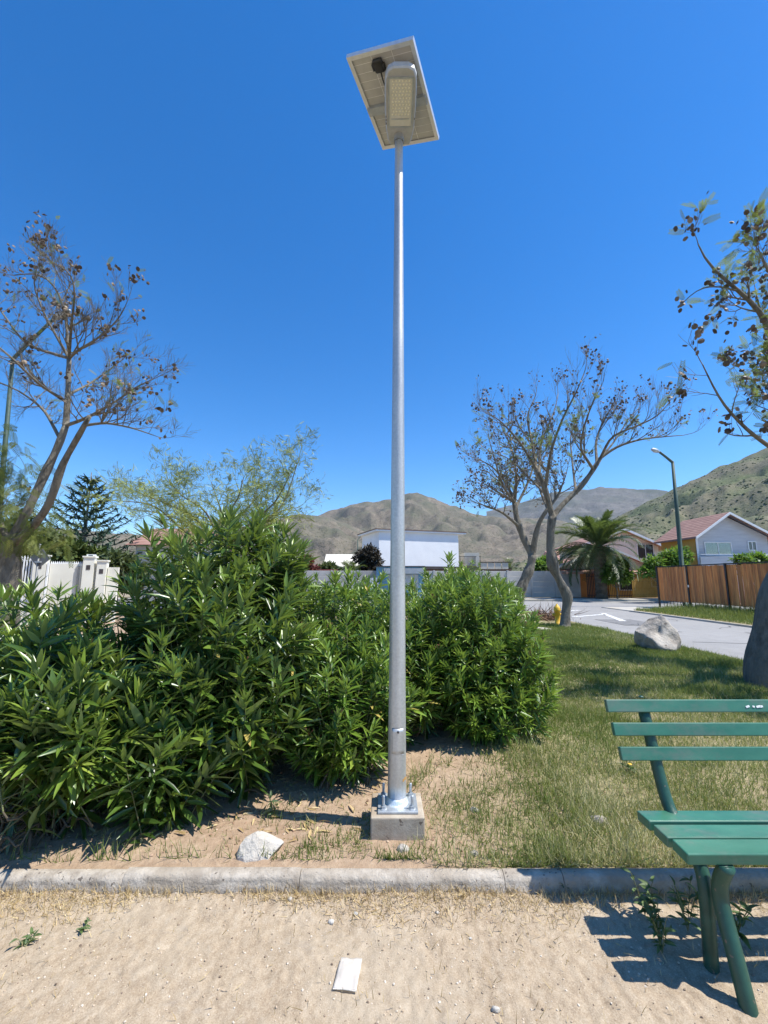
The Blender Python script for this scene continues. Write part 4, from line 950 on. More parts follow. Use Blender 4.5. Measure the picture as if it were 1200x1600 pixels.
def prism(name, poly, axis, a0, a1, mat, parent):   # poly in (u,z), extruded along the other ground axis
    mb = MB(); n = len(poly)
    V = [((u, a, z) if axis == 'y' else (a, u, z)) for a in (a0, a1) for u, z in poly]
    mb.add(V, [tuple(range(n)), tuple(range(2 * n - 1, n - 1, -1))] + [(k, n + k, n + (k + 1) % n, (k + 1) % n) for k in range(n)]); return mb.build(name, MATS[mat], parent)
def window(parent, x0, x1, y, z0, z1, cols=2, bars=0, curtain=False, frame='white_metal'):   # in a wall facing the camera at y
    wd = pbox('window', x0, x1, y - .03, y - .004, z0, z1, 'curtain' if curtain else 'window_glass', parent)
    for (a, b_, c, d) in ((x0 - .05, x1 + .05, z0 - .07, z0), (x0 - .05, x1 + .05, z1, z1 + .06), (x0 - .05, x0, z0, z1), (x1, x1 + .05, z0, z1)): pbox('frame', a, b_, y - .07, y - .005, c, d, frame, wd)
    for k in range(1, cols): xx = x0 + (x1 - x0) * k / cols; pbox('mullion', xx - .025, xx + .025, y - .06, y - .031, z0, z1, frame, wd)
    if curtain:
        for k in range(cols): a = x0 + (x1 - x0) * k / cols; pbox('pane', a + .03, a + (x1 - x0) / cols - .03, y - .045, y - .0315, z0 + .02, z1 - .02, 'pane_glass', wd)
    for k in range(bars): xx = x0 + (x1 - x0) * (k + .5) / bars; pbox('bar', xx - .016, xx + .016, y - .10, y - .075, z0 - .05, z1 + .05, 'iron_black', wd)
    return wd
m, nt, b = new_mat('pane_glass'); gl = nt.nodes.new('ShaderNodeBsdfGlossy'); gl.inputs['Roughness'].default_value = .05; tr_ = nt.nodes.new('ShaderNodeBsdfTransparent'); tr_.inputs['Color'].default_value = (.62, .68, .70, 1)
mx = nt.nodes.new('ShaderNodeMixShader'); mx.inputs[0].default_value = .15; nt.links.new(tr_.outputs[0], mx.inputs[1]); nt.links.new(gl.outputs[0], mx.inputs[2]); nt.links.new(mx.outputs[0], nt.nodes['Material Output'].inputs['Surface'])

# grey concrete panel wall across the road
WY = 34.2
x_l, x_r = at(480, 900, WY)[0], at(915, 900, WY)[0]
nb = 11; bw = (x_r - x_l) / nb
wl = thing('concrete_panel_wall', 'grey wall of stacked concrete panels across the road', 'wall', ((x_l + x_r) / 2, WY, .1))
pm = {}
for i in range(nb + 1):
    pbox('post', x_l + i * bw - .07, x_l + i * bw + .07, WY - .09, WY + .07, .12, 2.24, 'wall_concrete', wl)
for i in range(nb):
    for j in range(5):
        d = rk.normal(0, .006); mb = MB(); V, F = cbox(bw - .145, .05, .405, .012, 1)
        addM(mb, (V, F), mat4((x_l + (i + .5) * bw, WY + d, .335 + j * .412), rx=rk.normal(0, .006))); mb.build('panel', MATS['wall_concrete'], wl)

wl.rotation_euler.z = math.radians(6)
# white two storey house behind it
hY = 40.0
def X(px, Y=hY): return at(px, 870, Y)[0]
def Zp(py, Y=hY, px=600): return at(px, py, Y)[2]
hs = thing('white_house', 'flat roofed white house behind the grey panel wall', 'house', ((X(592) + X(725)) / 2, hY + 3, 0))
A_ = math.radians(20)
piv = (X(592), hY)
x0, x1, z0, z1 = X(592), X(592) + (X(725) - X(592)) / math.cos(A_), Zp(884), Zp(830)
pbox('upper_wall', x0, x1, hY, hY + 5.2, z0, z1, 'white_render', hs, A_, piv)
pbox('roof_edge', x0 - .4, x1 + .75, hY - .24, hY + 5.4, z1 + .002, z1 + .14, 'white_render', hs, A_, piv)
pbox('roof_sheet', x0 - .45, x1 + .8, hY - .28, hY + 5.5, z1 + .143, z1 + .22, 'brown_trim', hs, A_, piv)
pbox('floor_band', x0 - .1, x1 + 2.2, hY - .12, hY + 5, z0 - .28, z0 - .004, 'dark_trim', hs, A_, piv)
pbox('lower_wall', x0 + .2, x1 + 1.6, hY + .3, hY + 5, 0, z0 - .283, 'brown_trim', hs, A_, piv)
pbox('stair_wall', x1 + .004, x1 + .60, hY + 1.6, hY + 5, z0, z1 - .004, 'cream_render', hs, A_, piv)
bal = pbox('balcony_slab', x1 + .004, x1 + 2.6, hY + .05, hY + 1.55, z0 - .002, z0 + .08, 'brown_trim', hs, A_, piv)
for k in range(17): pbox('baluster', x1 + .1 + k * .15, x1 + .125 + k * .15, hY + .08, hY + .105, z0 + .081, z0 + 1.0, 'iron_black', bal, A_, piv)
pbox('handrail', x1 + .05, x1 + 2.6, hY + .07, hY + .115, z0 + 1.002, z0 + 1.05, 'iron_black', bal, A_, piv)
for k in range(7): pbox('louvre', x1 + .08, x1 + .56, hY + 1.52, hY + 1.59, z1 - .45 - k * .16, z1 - .37 - k * .16, 'dark_trim', hs, A_, piv)
ex = thing('lean_to', 'low cream annex with barred roof terrace right of the white house', 'building', (X(755), hY + 4, 0))
pbox('wall', X(737), X(762), hY + 3.6, hY + 6, 0, Zp(860), 'cream_render', ex); pbox('terrace_wall', X(762), X(815), hY + 3.5, hY + 6, 0, Zp(888), 'brown_trim', ex)
for k in range(4): pbox('terrace_panel', X(764 + k * 12), X(774 + k * 12), hY + 3.4, hY + 3.46, Zp(888) + .004, Zp(877), 'cream_render', ex)
pbox('terrace_rail', X(762), X(815), hY + 3.36, hY + 3.46, Zp(877) + .003, Zp(875.5), 'dark_trim', ex)
# kiosk, red gate, crate, pale roof
ks = thing('blue_kiosk', 'blue kiosk with grey fascia in front of the panel wall', 'kiosk', (at(625, 900, 31.6)[0], 33, .12))
k0, k1 = at(588, 900, 32.6)[0], at(662, 900, 32.6)[0]
pbox('wall', k0, k1, 32.6, 33.9, .12, 2.45, 'blue_paint', ks); pbox('fascia', k0 + .55, k1 + .1, 32.2, 32.59, 1.95, 2.35, 'grey_sheet', ks); pbox('roof', k0 - .1, k1 + .1, 32.45, 34.0, 2.453, 2.52, 'dark_trim', ks); pbox('shutter', k0 + .9, k1 - .4, 32.55, 32.595, .9, 1.9, 'grey_sheet', ks)
cr = thing('white_crate', 'small white slatted crate beside the blue kiosk', 'crate', (at(585, 910, 31.9)[0], 31.9, .12))
cx_ = at(585, 910, 31.9)[0]
for k in range(5): pbox('slat', cx_ - .28 + k * .125, cx_ - .21 + k * .125, 31.7, 31.73, .7, 1.65, 'white_metal', cr)
pbox('rail', cx_ - .30, cx_ + .36, 31.735, 31.78, 1.45, 1.55, 'white_metal', cr); pbox('body', cx_ - .28, cx_ + .34, 31.79, 32.2, .12, 1.35, 'dark_trim', cr)
rg = thing('red_gate', 'dark red metal gate left of the grey panel wall', 'gate', (at(514, 905, 33.6)[0], 33.6, .12))
gx0, gx1 = at(503, 905, 33.4)[0], at(526, 905, 33.4)[0]
pbox('leaf', gx0, gx0 + .62, 33.4, 33.45, .15, 1.55, 'red_paint', rg); pbox('leaf', gx0 + .64, gx1, 33.43, 33.48, .15, 2.1, 'dark_trim', rg); pbox('post', gx0 - .08, gx0 - .003, 33.38, 33.48, .12, 2.2, 'dark_trim', rg); pbox('lintel', gx0 - .08, gx1 + .05, 33.38, 33.5, 2.203, 2.28, 'red_paint', rg)
pr = thing('pale_roof_house', 'low house with pale sheet roof behind the small palm', 'house', (at(545, 880, 48)[0], 50, 0))
a0, a1 = at(510, 870, 48)[0], at(560, 870, 48)[0]
pbox('wall', a0, a1, 48, 52, 0, Zp(886, 48), 'cream_render', pr); prism('roof', [(47.7, Zp(886, 48) + .003), (52.3, Zp(886, 48) + .003), (50, Zp(866, 50))], 'x', a0 - .3, a1 + .3, 'cream_render', pr)

# cream house behind the palm
ch_ = thing('cream_house', 'cream house with barred upper window behind the large palm', 'house', (at(975, 880, 40)[0], 42, 0))
Yc = 39.0
u0, u1 = at(955, 870, Yc)[0], at(1030, 870, Yc)[0]; zt = Zp(848, Yc); um = at(985, 870, Yc)[0]
prism('upper_wall', [(u0 - 2.2, 0.1), (u1, 0.1), (u1, Zp(853, Yc)), (um - .6, Zp(829, Yc)), (u0 - 2.2, Zp(850, Yc))], 'y', Yc, Yc + 6, 'cream_render', ch_)
def roof_pair(parent, xl, zl, xm, zm, xr, zr, ya, yb, th, mat, trim=True):
    prism('roof', [(xm, zm), (xr, zr), (xr, zr + th), (xm, zm + th)], 'y', ya, yb, mat, parent); prism('roof', [(xl, zl), (xm - .003, zm), (xm - .003, zm + th), (xl, zl + th)], 'y', ya, yb, mat, parent)
    if trim:
        prism('bargeboard', [(xm, zm - .05), (xr, zr - .05), (xr, zr + th - .01), (xm, zm + th - .01)], 'y', ya - .06, ya - .004, 'white_metal', parent); prism('bargeboard', [(xl, zl - .05), (xm - .003, zm - .05), (xm - .003, zm + th - .01), (xl, zl + th - .01)], 'y', ya - .06, ya - .004, 'white_metal', parent)
roof_pair(ch_, u0 - 2.8, Zp(850, Yc) - .22, um - .6, Zp(829, Yc) + .005, u1 + .75, Zp(853, Yc) - .42, Yc - .6, Yc + 6.2, .16, 'tile_roof')
window(ch_, at(997, 870, Yc)[0], at(1021, 870, Yc)[0], Yc, Zp(872, Yc), Zp(851, Yc), 2, 8)
Yg = 36.2; g0, g1, gm = at(876, 880, Yg)[0], at(1012, 880, Yg)[0], at(946, 880, Yg)[0]
prism('gable_wall', [(g0, .1), (g1, .1), (g1, Zp(884, Yg)), (gm, Zp(856, Yg)), (g0, Zp(884, Yg))], 'y', Yg, Yc - .03, 'cream_render', ch_)
roof_pair(ch_, g0 - .5, Zp(884, Yg) - .20, gm, Zp(856, Yg) + .005, g1 + .5, Zp(884, Yg) - .20, Yg - .5, Yc - .62, .14, 'tile_roof_pink')
pbox('ground_wall', at(945, 900, Yg)[0], at(1033, 900, Yg)[0], Yg - .5, Yg - .01, .1, Zp(893, Yg), 'mustard_render', ch_); pbox('porch_wall', at(884, 900, Yg)[0], at(944, 900, Yg)[0], Yg - .45, Yg - .012, .1, Zp(893, Yg), 'orange_render', ch_)
prism('porch_roof', [(Yg - 1.1, Zp(897, Yg)), (Yg - .003, Zp(891, Yg)), (Yg - .003, Zp(889, Yg)), (Yg - 1.1, Zp(895, Yg))], 'x', at(870, 900, Yg)[0], at(1034, 900, Yg)[0], 'tile_roof_pink', ch_)
window(ch_, at(962, 905, Yg)[0], at(985, 905, Yg)[0], Yg - .5, Zp(921, Yg), Zp(903, Yg), 2, 7); window(ch_, at(1012, 905, Yg)[0], at(1026, 905, Yg)[0], Yg - .5, Zp(916, Yg), Zp(902, Yg), 1, 4)
# pink roofed house to the left of the palm
pk = thing('pink_roof_house', 'house with pink tiled roof above the grey wall', 'house', (at(890, 880, 46)[0], 48, 0)); Yk = 46
k0, k1 = at(876, 870, Yk)[0], at(925, 870, Yk)[0]
pbox('wall', k0, k1, Yk, Yk + 5, 0, Zp(885, Yk), 'cream_render', pk); prism('roof', [(Yk - .6, Zp(888, Yk)), (Yk + 3, Zp(861, Yk + 3)), (Yk + 6, Zp(888, Yk))], 'x', k0 - .5, k1 + .5, 'tile_roof_pink', pk)
pbox('gable_face', k0 - .2, k0 + .8, Yk - .9, Yk - .61, Zp(889, Yk), Zp(874, Yk), 'white_render', pk)

# fences in front of the cream house
surf('fence_yellow', (.55, .30, .06), (.68, .42, .12), 3, .7, bs=.1)
fY = 34.0
yf = thing('yellow_fence', 'yellow slatted garden fence before the cream house', 'fence', (at(1000, 920, fY)[0], fY, .12))
a0, a1 = at(988, 915, fY)[0], at(1031, 915, fY)[0]; n = 18
for k in range(n):
    x = a0 + (a1 - a0) * k / n; pbox('slat', x, x + (a1 - a0) / n - .035, fY, fY + .03, .2, 1.62 + .04 * math.sin(k * 2.1), 'fence_yellow', yf)
for z in (.35, 1.35): pbox('rail', a0, a1, fY + .034, fY + .08, z, z + .07, 'brown_trim', yf)
bfn = thing('iron_fence', 'low black iron fence beneath the shrub by the palm', 'fence', (at(970, 920, fY)[0], fY, .12))
a0, a1 = at(946, 915, fY)[0], at(987, 915, fY)[0]
for k in range(16): x = a0 + (a1 - a0) * k / 16; pbox('bar', x, x + .03, fY, fY + .03, .12, 1.5, 'iron_black', bfn)
for z in (.3, 1.3): pbox('rail', a0, a1, fY + .031, fY + .06, z, z + .05, 'iron_black', bfn)
pbox('plinth', a0, a1, fY - .05, fY + .08, .1, .118, 'pavement_concrete', bfn)
dg = thing('dark_gate', 'tall dark slatted gate between grey wall and palm', 'gate', (at(930, 915, fY)[0], fY, .12))
a0, a1 = at(917, 915, fY)[0] + .05, at(945, 915, fY)[0]
for k in range(11): x = a0 + (a1 - a0) * k / 11; pbox('slat', x, x + .075, fY + .1, fY + .125, .15, 2.0, 'dark_trim', dg)
for z in (.3, 1.75): pbox('rail', a0, a1, fY + .127, fY + .16, z, z + .06, 'iron_black', dg)

# wooden plank fence along the right side of the side road
def woodmat():
    m, nt, b = new_mat('fence_wood'); oi = nt.nodes.new('ShaderNodeObjectInfo')
    n1 = noise(nt, 5, 6, .65, pos_node(nt, (2.5, 2.5, .22))); c = ramp(nt, [(.3, (.36, .105, .024)), (.55, (.60, .225, .055)), (.75, (.74, .36, .12))], n1).outputs[0]
    hs_ = nt.nodes.new('ShaderNodeHueSaturation'); v = nt.nodes.new('ShaderNodeMapRange'); v.inputs[3].default_value = .62; v.inputs[4].default_value = 1.30
    nt.links.new(oi.outputs['Random'], v.inputs[0]); nt.links.new(v.outputs[0], hs_.inputs['Value']); nt.links.new(c, hs_.inputs['Color']); nt.links.new(hs_.outputs[0], b.inputs['Base Color'])
    b.inputs['Roughness'].default_value = .6; bump(nt, b, n1, .3, .01)
woodmat()
wf = thing('wooden_fence', 'brown upright plank fence with dark posts along the side road', 'fence', (15.2, 19, .06))
fx = 15.2; ya, yb = 12.0, 24.4; y = ya; k = 0
pm_ = [MB() for _ in range(3)]
for i, mb in enumerate(pm_): addM(mb, cbox(.024, .128, 1.78, .005, 1), mat4((0, 0, .89))); 
pmesh = [mb.mesh('plank', MATS['fence_wood']) for mb in pm_]
while y < yb - .1:
    link('plank', pmesh[k % 3], wf, mat4((fx + rk.normal(0, .006), y + .066, .40 + rk.normal(0, .008)), rz=rk.normal(0, .03), rx=rk.normal(0, .006))); y += .136; k += 1
for y in (12.0, 14.6, 17.0, 19.5, 22.0, 24.43): pbox('post', fx - .06, fx - .0, y - .05, y + .05, .0, 2.26, 'iron_black', wf)
pbox('top_rail', fx - .03, fx + .05, ya, yb + .05, 2.2, 2.25, 'iron_black', wf); pbox('bottom_rail', fx + .016, fx + .05, ya, yb, .42, .48, 'iron_black', wf)
k = 0; y = ya
for k in range(46): yy = ya + k * (yb - ya) / 46; pbox('picket', fx + .02, fx + .04, yy, yy + .02, .06, .419, 'iron_black', wf)
pbox('latch', fx - .075, fx - .061, 21.9, 21.99, 1.15, 1.27, 'panel_frame', wf)

# grey gabled house on the right
gh = thing('grey_gabled_house', 'grey boarded house with red tiled gable roof at the right', 'house', (24, 32, 0)); Yh = 30.0
def XX(px, Y=Yh): return at(px, 860, Y)[0]
xl, xm, xr = XX(1090), XX(1139), XX(1192) + .4; zl = Zp(836, Yh); zm = Zp(804, Yh); zr = Zp(836, Yh)
prism('gable_wall', [(xl, .1), (xr, .1), (xr, zr - .1), (xm, zm - .12), (xl, zl)], 'y', Yh, Yh + .18, 'grey_siding', gh)
prism('body', [(xl + .012, .1), (xr - .01, .1), (xr - .01, zr - .15), (xm, zm - .2), (xl + .012, zl - .05)], 'y', Yh + .181, Yh + 3.9, 'mustard_render', gh)
pbox('side_wall', xl - .06, xl + .01, Yh + .1, Yh + 3.8, .1, zl - .02, 'mustard_render', gh); pbox('corner_trim', xl - .07, xl + .06, Yh - .03, Yh - .003, .1, zl + .02, 'white_metal', gh)
roof_pair(gh, xl - .35, zl - .28, xm, zm + .003, xr + .5, zr - .36, Yh - .45, Yh + 4.3, .12, 'tile_roof')
prism('dark_fascia', [(xm, zm - .26), (xr + .5, zr - .62), (xr + .5, zr - .53), (xm, zm - .165)], 'y', Yh - .44, Yh - .38, 'dark_trim', gh)
window(gh, XX(1102), XX(1142), Yh, Zp(867, Yh), Zp(848, Yh), 2, 0, True); window(gh, XX(1170), XX(1181), Yh, Zp(859, Yh), Zp(847, Yh), 2)
pbar = MB(); Yb = 28.6
prism('balcony_front', [(XX(1090, 29.4), Zp(880, Yb) - .4), (XX(1250, 27.0), Zp(880, Yb) - .4), (XX(1250, 27.0), Zp(866, Yb)), (XX(1090, 29.4), Zp(869, Yb))], 'y', 29.2, 29.3, 'grey_siding', gh)
pbox('balcony_floor', XX(1090, 29.4), XX(1250, 27), 29.31, Yh - .08, Zp(880, Yb) - .4, Zp(880, Yb) - .3, 'dark_trim', gh)
pbox('balcony_cap', XX(1090, 29.4), XX(1250, 27.0), 29.15, 29.35, Zp(866, Yb) + .01, Zp(866, Yb) + .05, 'white_metal', gh)

# red tiled roof peeping over the tall bush
rh = thing('red_roof_house', 'house with red tiled roof glimpsed above the left bush', 'house', (at(255, 850, 24)[0], 27, 0)); Yr = 24
r0, r1 = at(196, 840, Yr)[0], at(318, 840, Yr)[0]
pbox('wall', r0 + .4, r1 - .3, Yr + .4, Yr + 5, 0, Zp(850, Yr), 'cream_render', rh); prism('roof', [(Yr, Zp(851, Yr)), (Yr + 2.8, Zp(826, Yr + 2.8)), (Yr + 5.6, Zp(851, Yr))], 'x', r0, r1, 'tile_roof', rh)

# white boundary wall with pillars and bar fence, far left
bw_ = thing('white_boundary_wall', 'white wall with square pillars and spiked bar fence at the left', 'wall', (-10.4, 15, .05)); Yw = 15.0
def XW(px): return at(px, 900, Yw)[0]
zW = lambda py: Zp(py, Yw, 100)
for (pa, pb, pt) in ((64, 80, 870), (128, 143, 871), (147, 160, 877), (-12, 4, 872)):
    pi = pbox('pillar', XW(pa), XW(pb), Yw - .08, Yw + .26, .05, zW(pt), 'white_wall_paint', bw_); xm_ = (XW(pa) + XW(pb)) / 2
    pbox('niche', xm_ - .06, xm_ + .06, Yw - .088, Yw - .081, zW(pt) - .42, zW(pt) - .26, 'dark_trim', pi); pbox('cap', XW(pa) - .03, XW(pb) + .03, Yw - .11, Yw + .29, zW(pt) + .002, zW(pt) + .05, 'white_wall_paint', pi)
lamp_ = pbox('lamp_box', XW(131), XW(142), Yw - .02, Yw + .2, zW(871) + .053, zW(866), 'white_metal', bw_); pbox('lamp_glass', XW(133.5), XW(139.5), Yw - .028, Yw - .021, zW(869.6), zW(867), 'window_glass', lamp_)
pbox('solid_panel', XW(84), XW(126), Yw + .02, Yw + .08, .1, zW(881), 'white_wall_paint', bw_)
pbox('plinth', XW(-60), XW(63), Yw, Yw + .2, .05, .75, 'white_wall_paint', bw_); pbox('panel_post', XW(121), XW(123), Yw - .05, Yw + .018, .05, zW(884), 'sign_back', bw_); pbox('gate_post', XW(81), XW(83.4), Yw - .06, Yw + .02, .05, zW(880), 'white_metal', bw_)
spk = MB()
def spike(parent, x, z, y=Yw + .05):
    mb = MB(); mb.add([(x - .022, y - .02, z), (x + .022, y - .02, z), (x + .022, y + .02, z), (x - .022, y + .02, z), (x, y, z + .09)], [(0, 1, 4), (1, 2, 4), (2, 3, 4), (3, 0, 4), (3, 2, 1, 0)]); mb.build('spike', MATS['white_metal'], parent)
for k in range(17): spike(bw_, XW(85 + k * 2.5), zW(881) + .003)
for k in range(13):
    xx = XW(18 + k * 3.6); pbox('bar', xx - .017, xx + .017, Yw + .03, Yw + .07, .752, zW(873), 'white_metal', bw_); spike(bw_, xx, zW(873) + .003)
for z in (.85, zW(875)): pbox('rail', XW(5), XW(63), Yw + .072, Yw + .10, z - .06, z, 'white_metal', bw_)
for pa, pb, pt in ((161, 176, 886),): pbox('far_panel' if pb - pa > 20 else 'far_pillar', XW(pa), XW(pb), Yw + .02 + (pa % 3) * .01, Yw + .22, .05, zW(pt), 'white_wall_paint', bw_)
bw_.rotation_euler.z = math.radians(20)
# road sign seen from behind
sg = thing('road_sign', 'grey diamond road sign seen from behind near the white wall', 'sign', (*at(57, 930, 13.6)[:2], .05)); Ys = 13.6
c = at(60, 872, Ys); c2 = at(53, 930, Ys); foot = c + (c2 - c) * 2.2; foot[2] = .02; topp = c + (c - c2) * .40
mb = MB(); tube(mb, [foot, topp], .032, 10); mb.build('post', MATS['sign_back'], sg, True)
mb = MB(); V, F = cbox(.46, .012, .46, .004, 1); addM(mb, (V, F), np.array(Matrix.Translation((c[0] + .02, c[1] - .0 + .045, c[2])) @ Matrix.Rotation(.07, 4, 'Y') @ Matrix.Rotation(math.pi / 4, 4, 'Y'))); mb.build('plate', MATS['sign_back'], sg)
for dz in (-.12, .12): mb = MB(); box(mb, c[0] - .07, c[0] + .09, Ys - .045, Ys + .038, c[2] + dz - .02, c[2] + dz + .02); mb.build('clamp', MATS['dull_galvanised'], sg)

# street lamps
def street_lamp(label, base, top, arm_end, r, grp='green street lamps', head=True):
    o = thing('street_lamp', label, 'street lamp', base, grp); b = np.array(base); t_ = np.array(top); e = np.array(arm_end)
    mb = MB(); tube(mb, [b, b * .4 + t_ * .6, t_], [r, r * .8, r * .62], 12); mb.build('post', MATS['lamp_green'], o, True)
    mb = MB(); tube(mb, [t_ - (t_ - b) * .003, t_ * .5 + e * .5, e], [r * .62, r * .55, r * .5], 10); arm = mb.build('arm', MATS['lamp_green'], o, True)
    d = (e - t_); d /= np.linalg.norm(d)
    mb = MB(); h = .62; ax = np.array([d[0], d[1], d[2] * .35]); ax /= np.linalg.norm(ax)
    tube(mb, [e - ax * .02, e + ax * .06, e + ax * h * .35, e + ax * h * .8, e + ax * h], [.05, .08, .12, .10, .03], 12); hd = mb.build('lamp_head', MATS['dull_galvanised'], o, True)
    hd.scale = (1, 1, 1); mb = MB(); cc = e + ax * h * .55; lathe(mb, [(.10, 0), (.085, -.03), (.03, -.05)], (0, 0), 12, None, mat4(cc - np.array([0, 0, .085]))); mb.build('lens', MATS['lamp_lens'], hd, True); return o
Yl = 25.0
street_lamp('green street lamp behind the wooden fence', g(1066, Yl), at(1051, 722, Yl), at(1030, 706, Yl - .3), .13)
Yl = 12.5
street_lamp('green street lamp rising through the left bare tree', g(-6, Yl), at(20, 560, Yl), at(85, 497, Yl - .4), .085)
Yl = 58
street_lamp('thin dark street lamp before the tan slope', g(559, Yl), at(559, 843, Yl), at(569, 833, Yl), .10)

# hydrant
hp = G(874, 982); hy = thing('fire_hydrant', 'yellow fire hydrant behind the curved trunk', 'hydrant', (hp[0], 14.4, .05))
mb = MB(); lathe(mb, [(.13, .05), (.13, .10), (.085, .11), (.085, .52), (.11, .53), (.11, .57), (.10, .62), (.06, .70), (.03, .72), (.03, .76)], (hp[0] + .02, 14.4), 16); hb = mb.build('body', MATS['hydrant_yellow'], hy, True)
for s_ in (-1, 1): mb = MB(); tube(mb, [(hp[0] + .02 + s_ * .08, 14.4, .42), (hp[0] + .02 + s_ * .15, 14.4, .42)], .05, 12); mb.build('outlet', MATS['hydrant_yellow'], hy, True)

# ------------------------------------------------------------------ rocks
def rock(name, label, c, size, seed, mat, flat=0.0, cuts=9, sub=4, cat='rock', rz=0, notch=0, rough=.34):
    R = np.random.default_rng(seed); bm = bmesh.new(); bmesh.ops.create_icosphere(bm, subdivisions=sub, radius=1)
    V = np.array([v.co[:] for v in bm.verts]); bm.verts.index_update(); F = np.array([[v.index for v in f.verts] for f in bm.faces]); bm.free()
    nn = V / np.linalg.norm(V, axis=1)[:, None]
    V = V + nn * ((fbm(nn[:, 0] * 1.6 + 5, nn[:, 1] * 1.6 + nn[:, 2] * 1.3, seed, 3) - .5) * rough * 1.3)[:, None]
    for k in range(cuts):                        # plane cuts give facets
        n = R.normal(0, 1, 3); n /= np.linalg.norm(n); d = R.uniform(.60, .88); dot = V @ n; over = dot > d
        V[over] -= n[None] * ((dot[over] - d) * .95)[:, None]
    if notch:                                    # broken hollow near the top
        q = np.exp(-((V - np.array([-.35, -.75, .55])) ** 2).sum(1) / .10); V -= nn * (q * notch)[:, None]
        q = np.exp(-((V - np.array([.25, -.85, .15])) ** 2).sum(1) / .05); V -= nn * (q * notch * .5)[:, None]
    V += nn * ((fbm(nn[:, 0] * 5 + 5, nn[:, 1] * 5 + nn[:, 2] * 4, seed + 3, 4) - .5) * .10)[:, None]
    if notch: V[:, :2] *= (1.0 - .30 * V[:, 2:3]); V[:, 2] = np.maximum(V[:, 2], -.62)
    V *= np.array(size) / 2; V[:, 2] -= V[:, 2].min() * (.85 if notch else .72)
    mb = MB(); mb.add(V, F); o = mb.build(name, MATS[mat], None, sub < 3 or notch > 0, mat4(c, rz=rz)); return tag(o, label, cat)
bp_ = G(1043, 1020, .05)
rock('boulder', 'large rough boulder on the grass by the road', (bp_[0], bp_[1] + .25, .0), (.98, .90, 1.06), 203, 'rock_boulder', cuts=18, sub=5, rz=.0, notch=.36)
rp = G(397, 1356, .08)
rock('white_rock', 'pale pointed rock lying behind the kerb', (rp[0], rp[1] + .13, .04), (.29, .19, .18), 208, 'rock_pale', cuts=20, sub=3, rz=.4)
rock('small_stone', 'rounded earthy stone in front of the concrete footing', (*G(630, 1328, .09)[:2], .07), (.075, .06, .055), 213, 'rock_boulder', sub=2)
rock('small_stone', 'brownish stone on the bed at the grass edge', (*(G(748, 1352, .09)[:2] + np.array([0, .10])), .08), (.06, .045, .03), 214, 'rock_boulder', sub=2)
rock('small_stone', 'tan clod on bare soil right of the footing', (*G(742, 1268, .09)[:2], .08), (.07, .06, .045), 215, 'rock_boulder', sub=2)
rock('small_stone', 'rough clod among the grass left of the bench', (*G(935, 1290, .09)[:2], .09), (.11, .08, .08), 216, 'rock_boulder', sub=2)
rock('concrete_slab_piece', 'flat pale concrete piece near the curved trunk', (*G(836, 986, .04)[:2], .03), (1.1, .7, .14), 217, 'rock_pale', sub=2, cat='slab')
for k, (px, py, s_, lab) in enumerate(((518, 1441, .028, 'white pebble on the path above the packet'), (774, 1577, .026, 'white pebble near the bottom edge of the path'), (556, 1431, .02, 'white pebble in the straw nearest the kerb'), (638, 1402, .016, 'small white pebble right of the pole line at the kerb'), (683, 1430, .018, 'grey pebble on the path below the kerb'), (453, 1413, .022, 'white pebble against the kerb left of the pole'), (735, 1467, .013, 'tiny white pebble alone on the bare path'))):
    p = G(px, py); rock('pebble', lab, (p[0], p[1], -.001 + float(path_z(p[0], p[1]))), (s_ * 1.25, s_, s_ * .8), 230 + k, 'rock_pale', sub=2, cat='pebble')

# plastic sachet on the path
m, nt, b = new_mat('cloudy_plastic'); b.inputs['Base Color'].default_value = (.74, .68, .60, 1); b.inputs['Roughness'].default_value = .32; b.inputs['Alpha'].default_value = .62
bump(nt, b, noise(nt, 60, 4, .6), .5, .004)
pc = [G(533, 1502), G(566, 1503), G(557, 1555), G(520, 1551)]
us = np.linspace(0, 1, 14); Vs = []
for v in us:
    for u in us:
        p = (pc[0] * (1 - u) + pc[1] * u) * (1 - v) + (pc[3] * (1 - u) + pc[2] * u) * v
        z = float(path_z(p[0], p[1])) * .4 + .012 + .010 * (float(fbm(u * 4, v * 4, 77)) - .5) + .004 * math.sin(u * 3.1) * math.sin(v * 3.1); Vs.append((p[0], p[1], z))
n = 14; Fq = [(i * n + j, i * n + j + 1, (i + 1) * n + j + 1, (i + 1) * n + j) for i in range(n - 1) for j in range(n - 1)]
sa = thing('plastic_packet', 'small empty cloudy plastic packet lying on the dirt path', 'packet', ((pc[0] + pc[2]) / 2))
mb = MB(); mb.add(Vs, Fq); o = mb.build('film', m, sa, True); so_ = o.modifiers.new('t', 'SOLIDIFY'); so_.thickness = .0025
mb = MB(); tube(mb, [pc[3] + np.array([0, 0, .013]), (pc[3] + pc[2]) / 2 + np.array([0, 0, .015]), pc[2] + np.array([0, 0, .013])], .0022, 6); mb.build('seal', MATS['rock_pale'], sa, True)

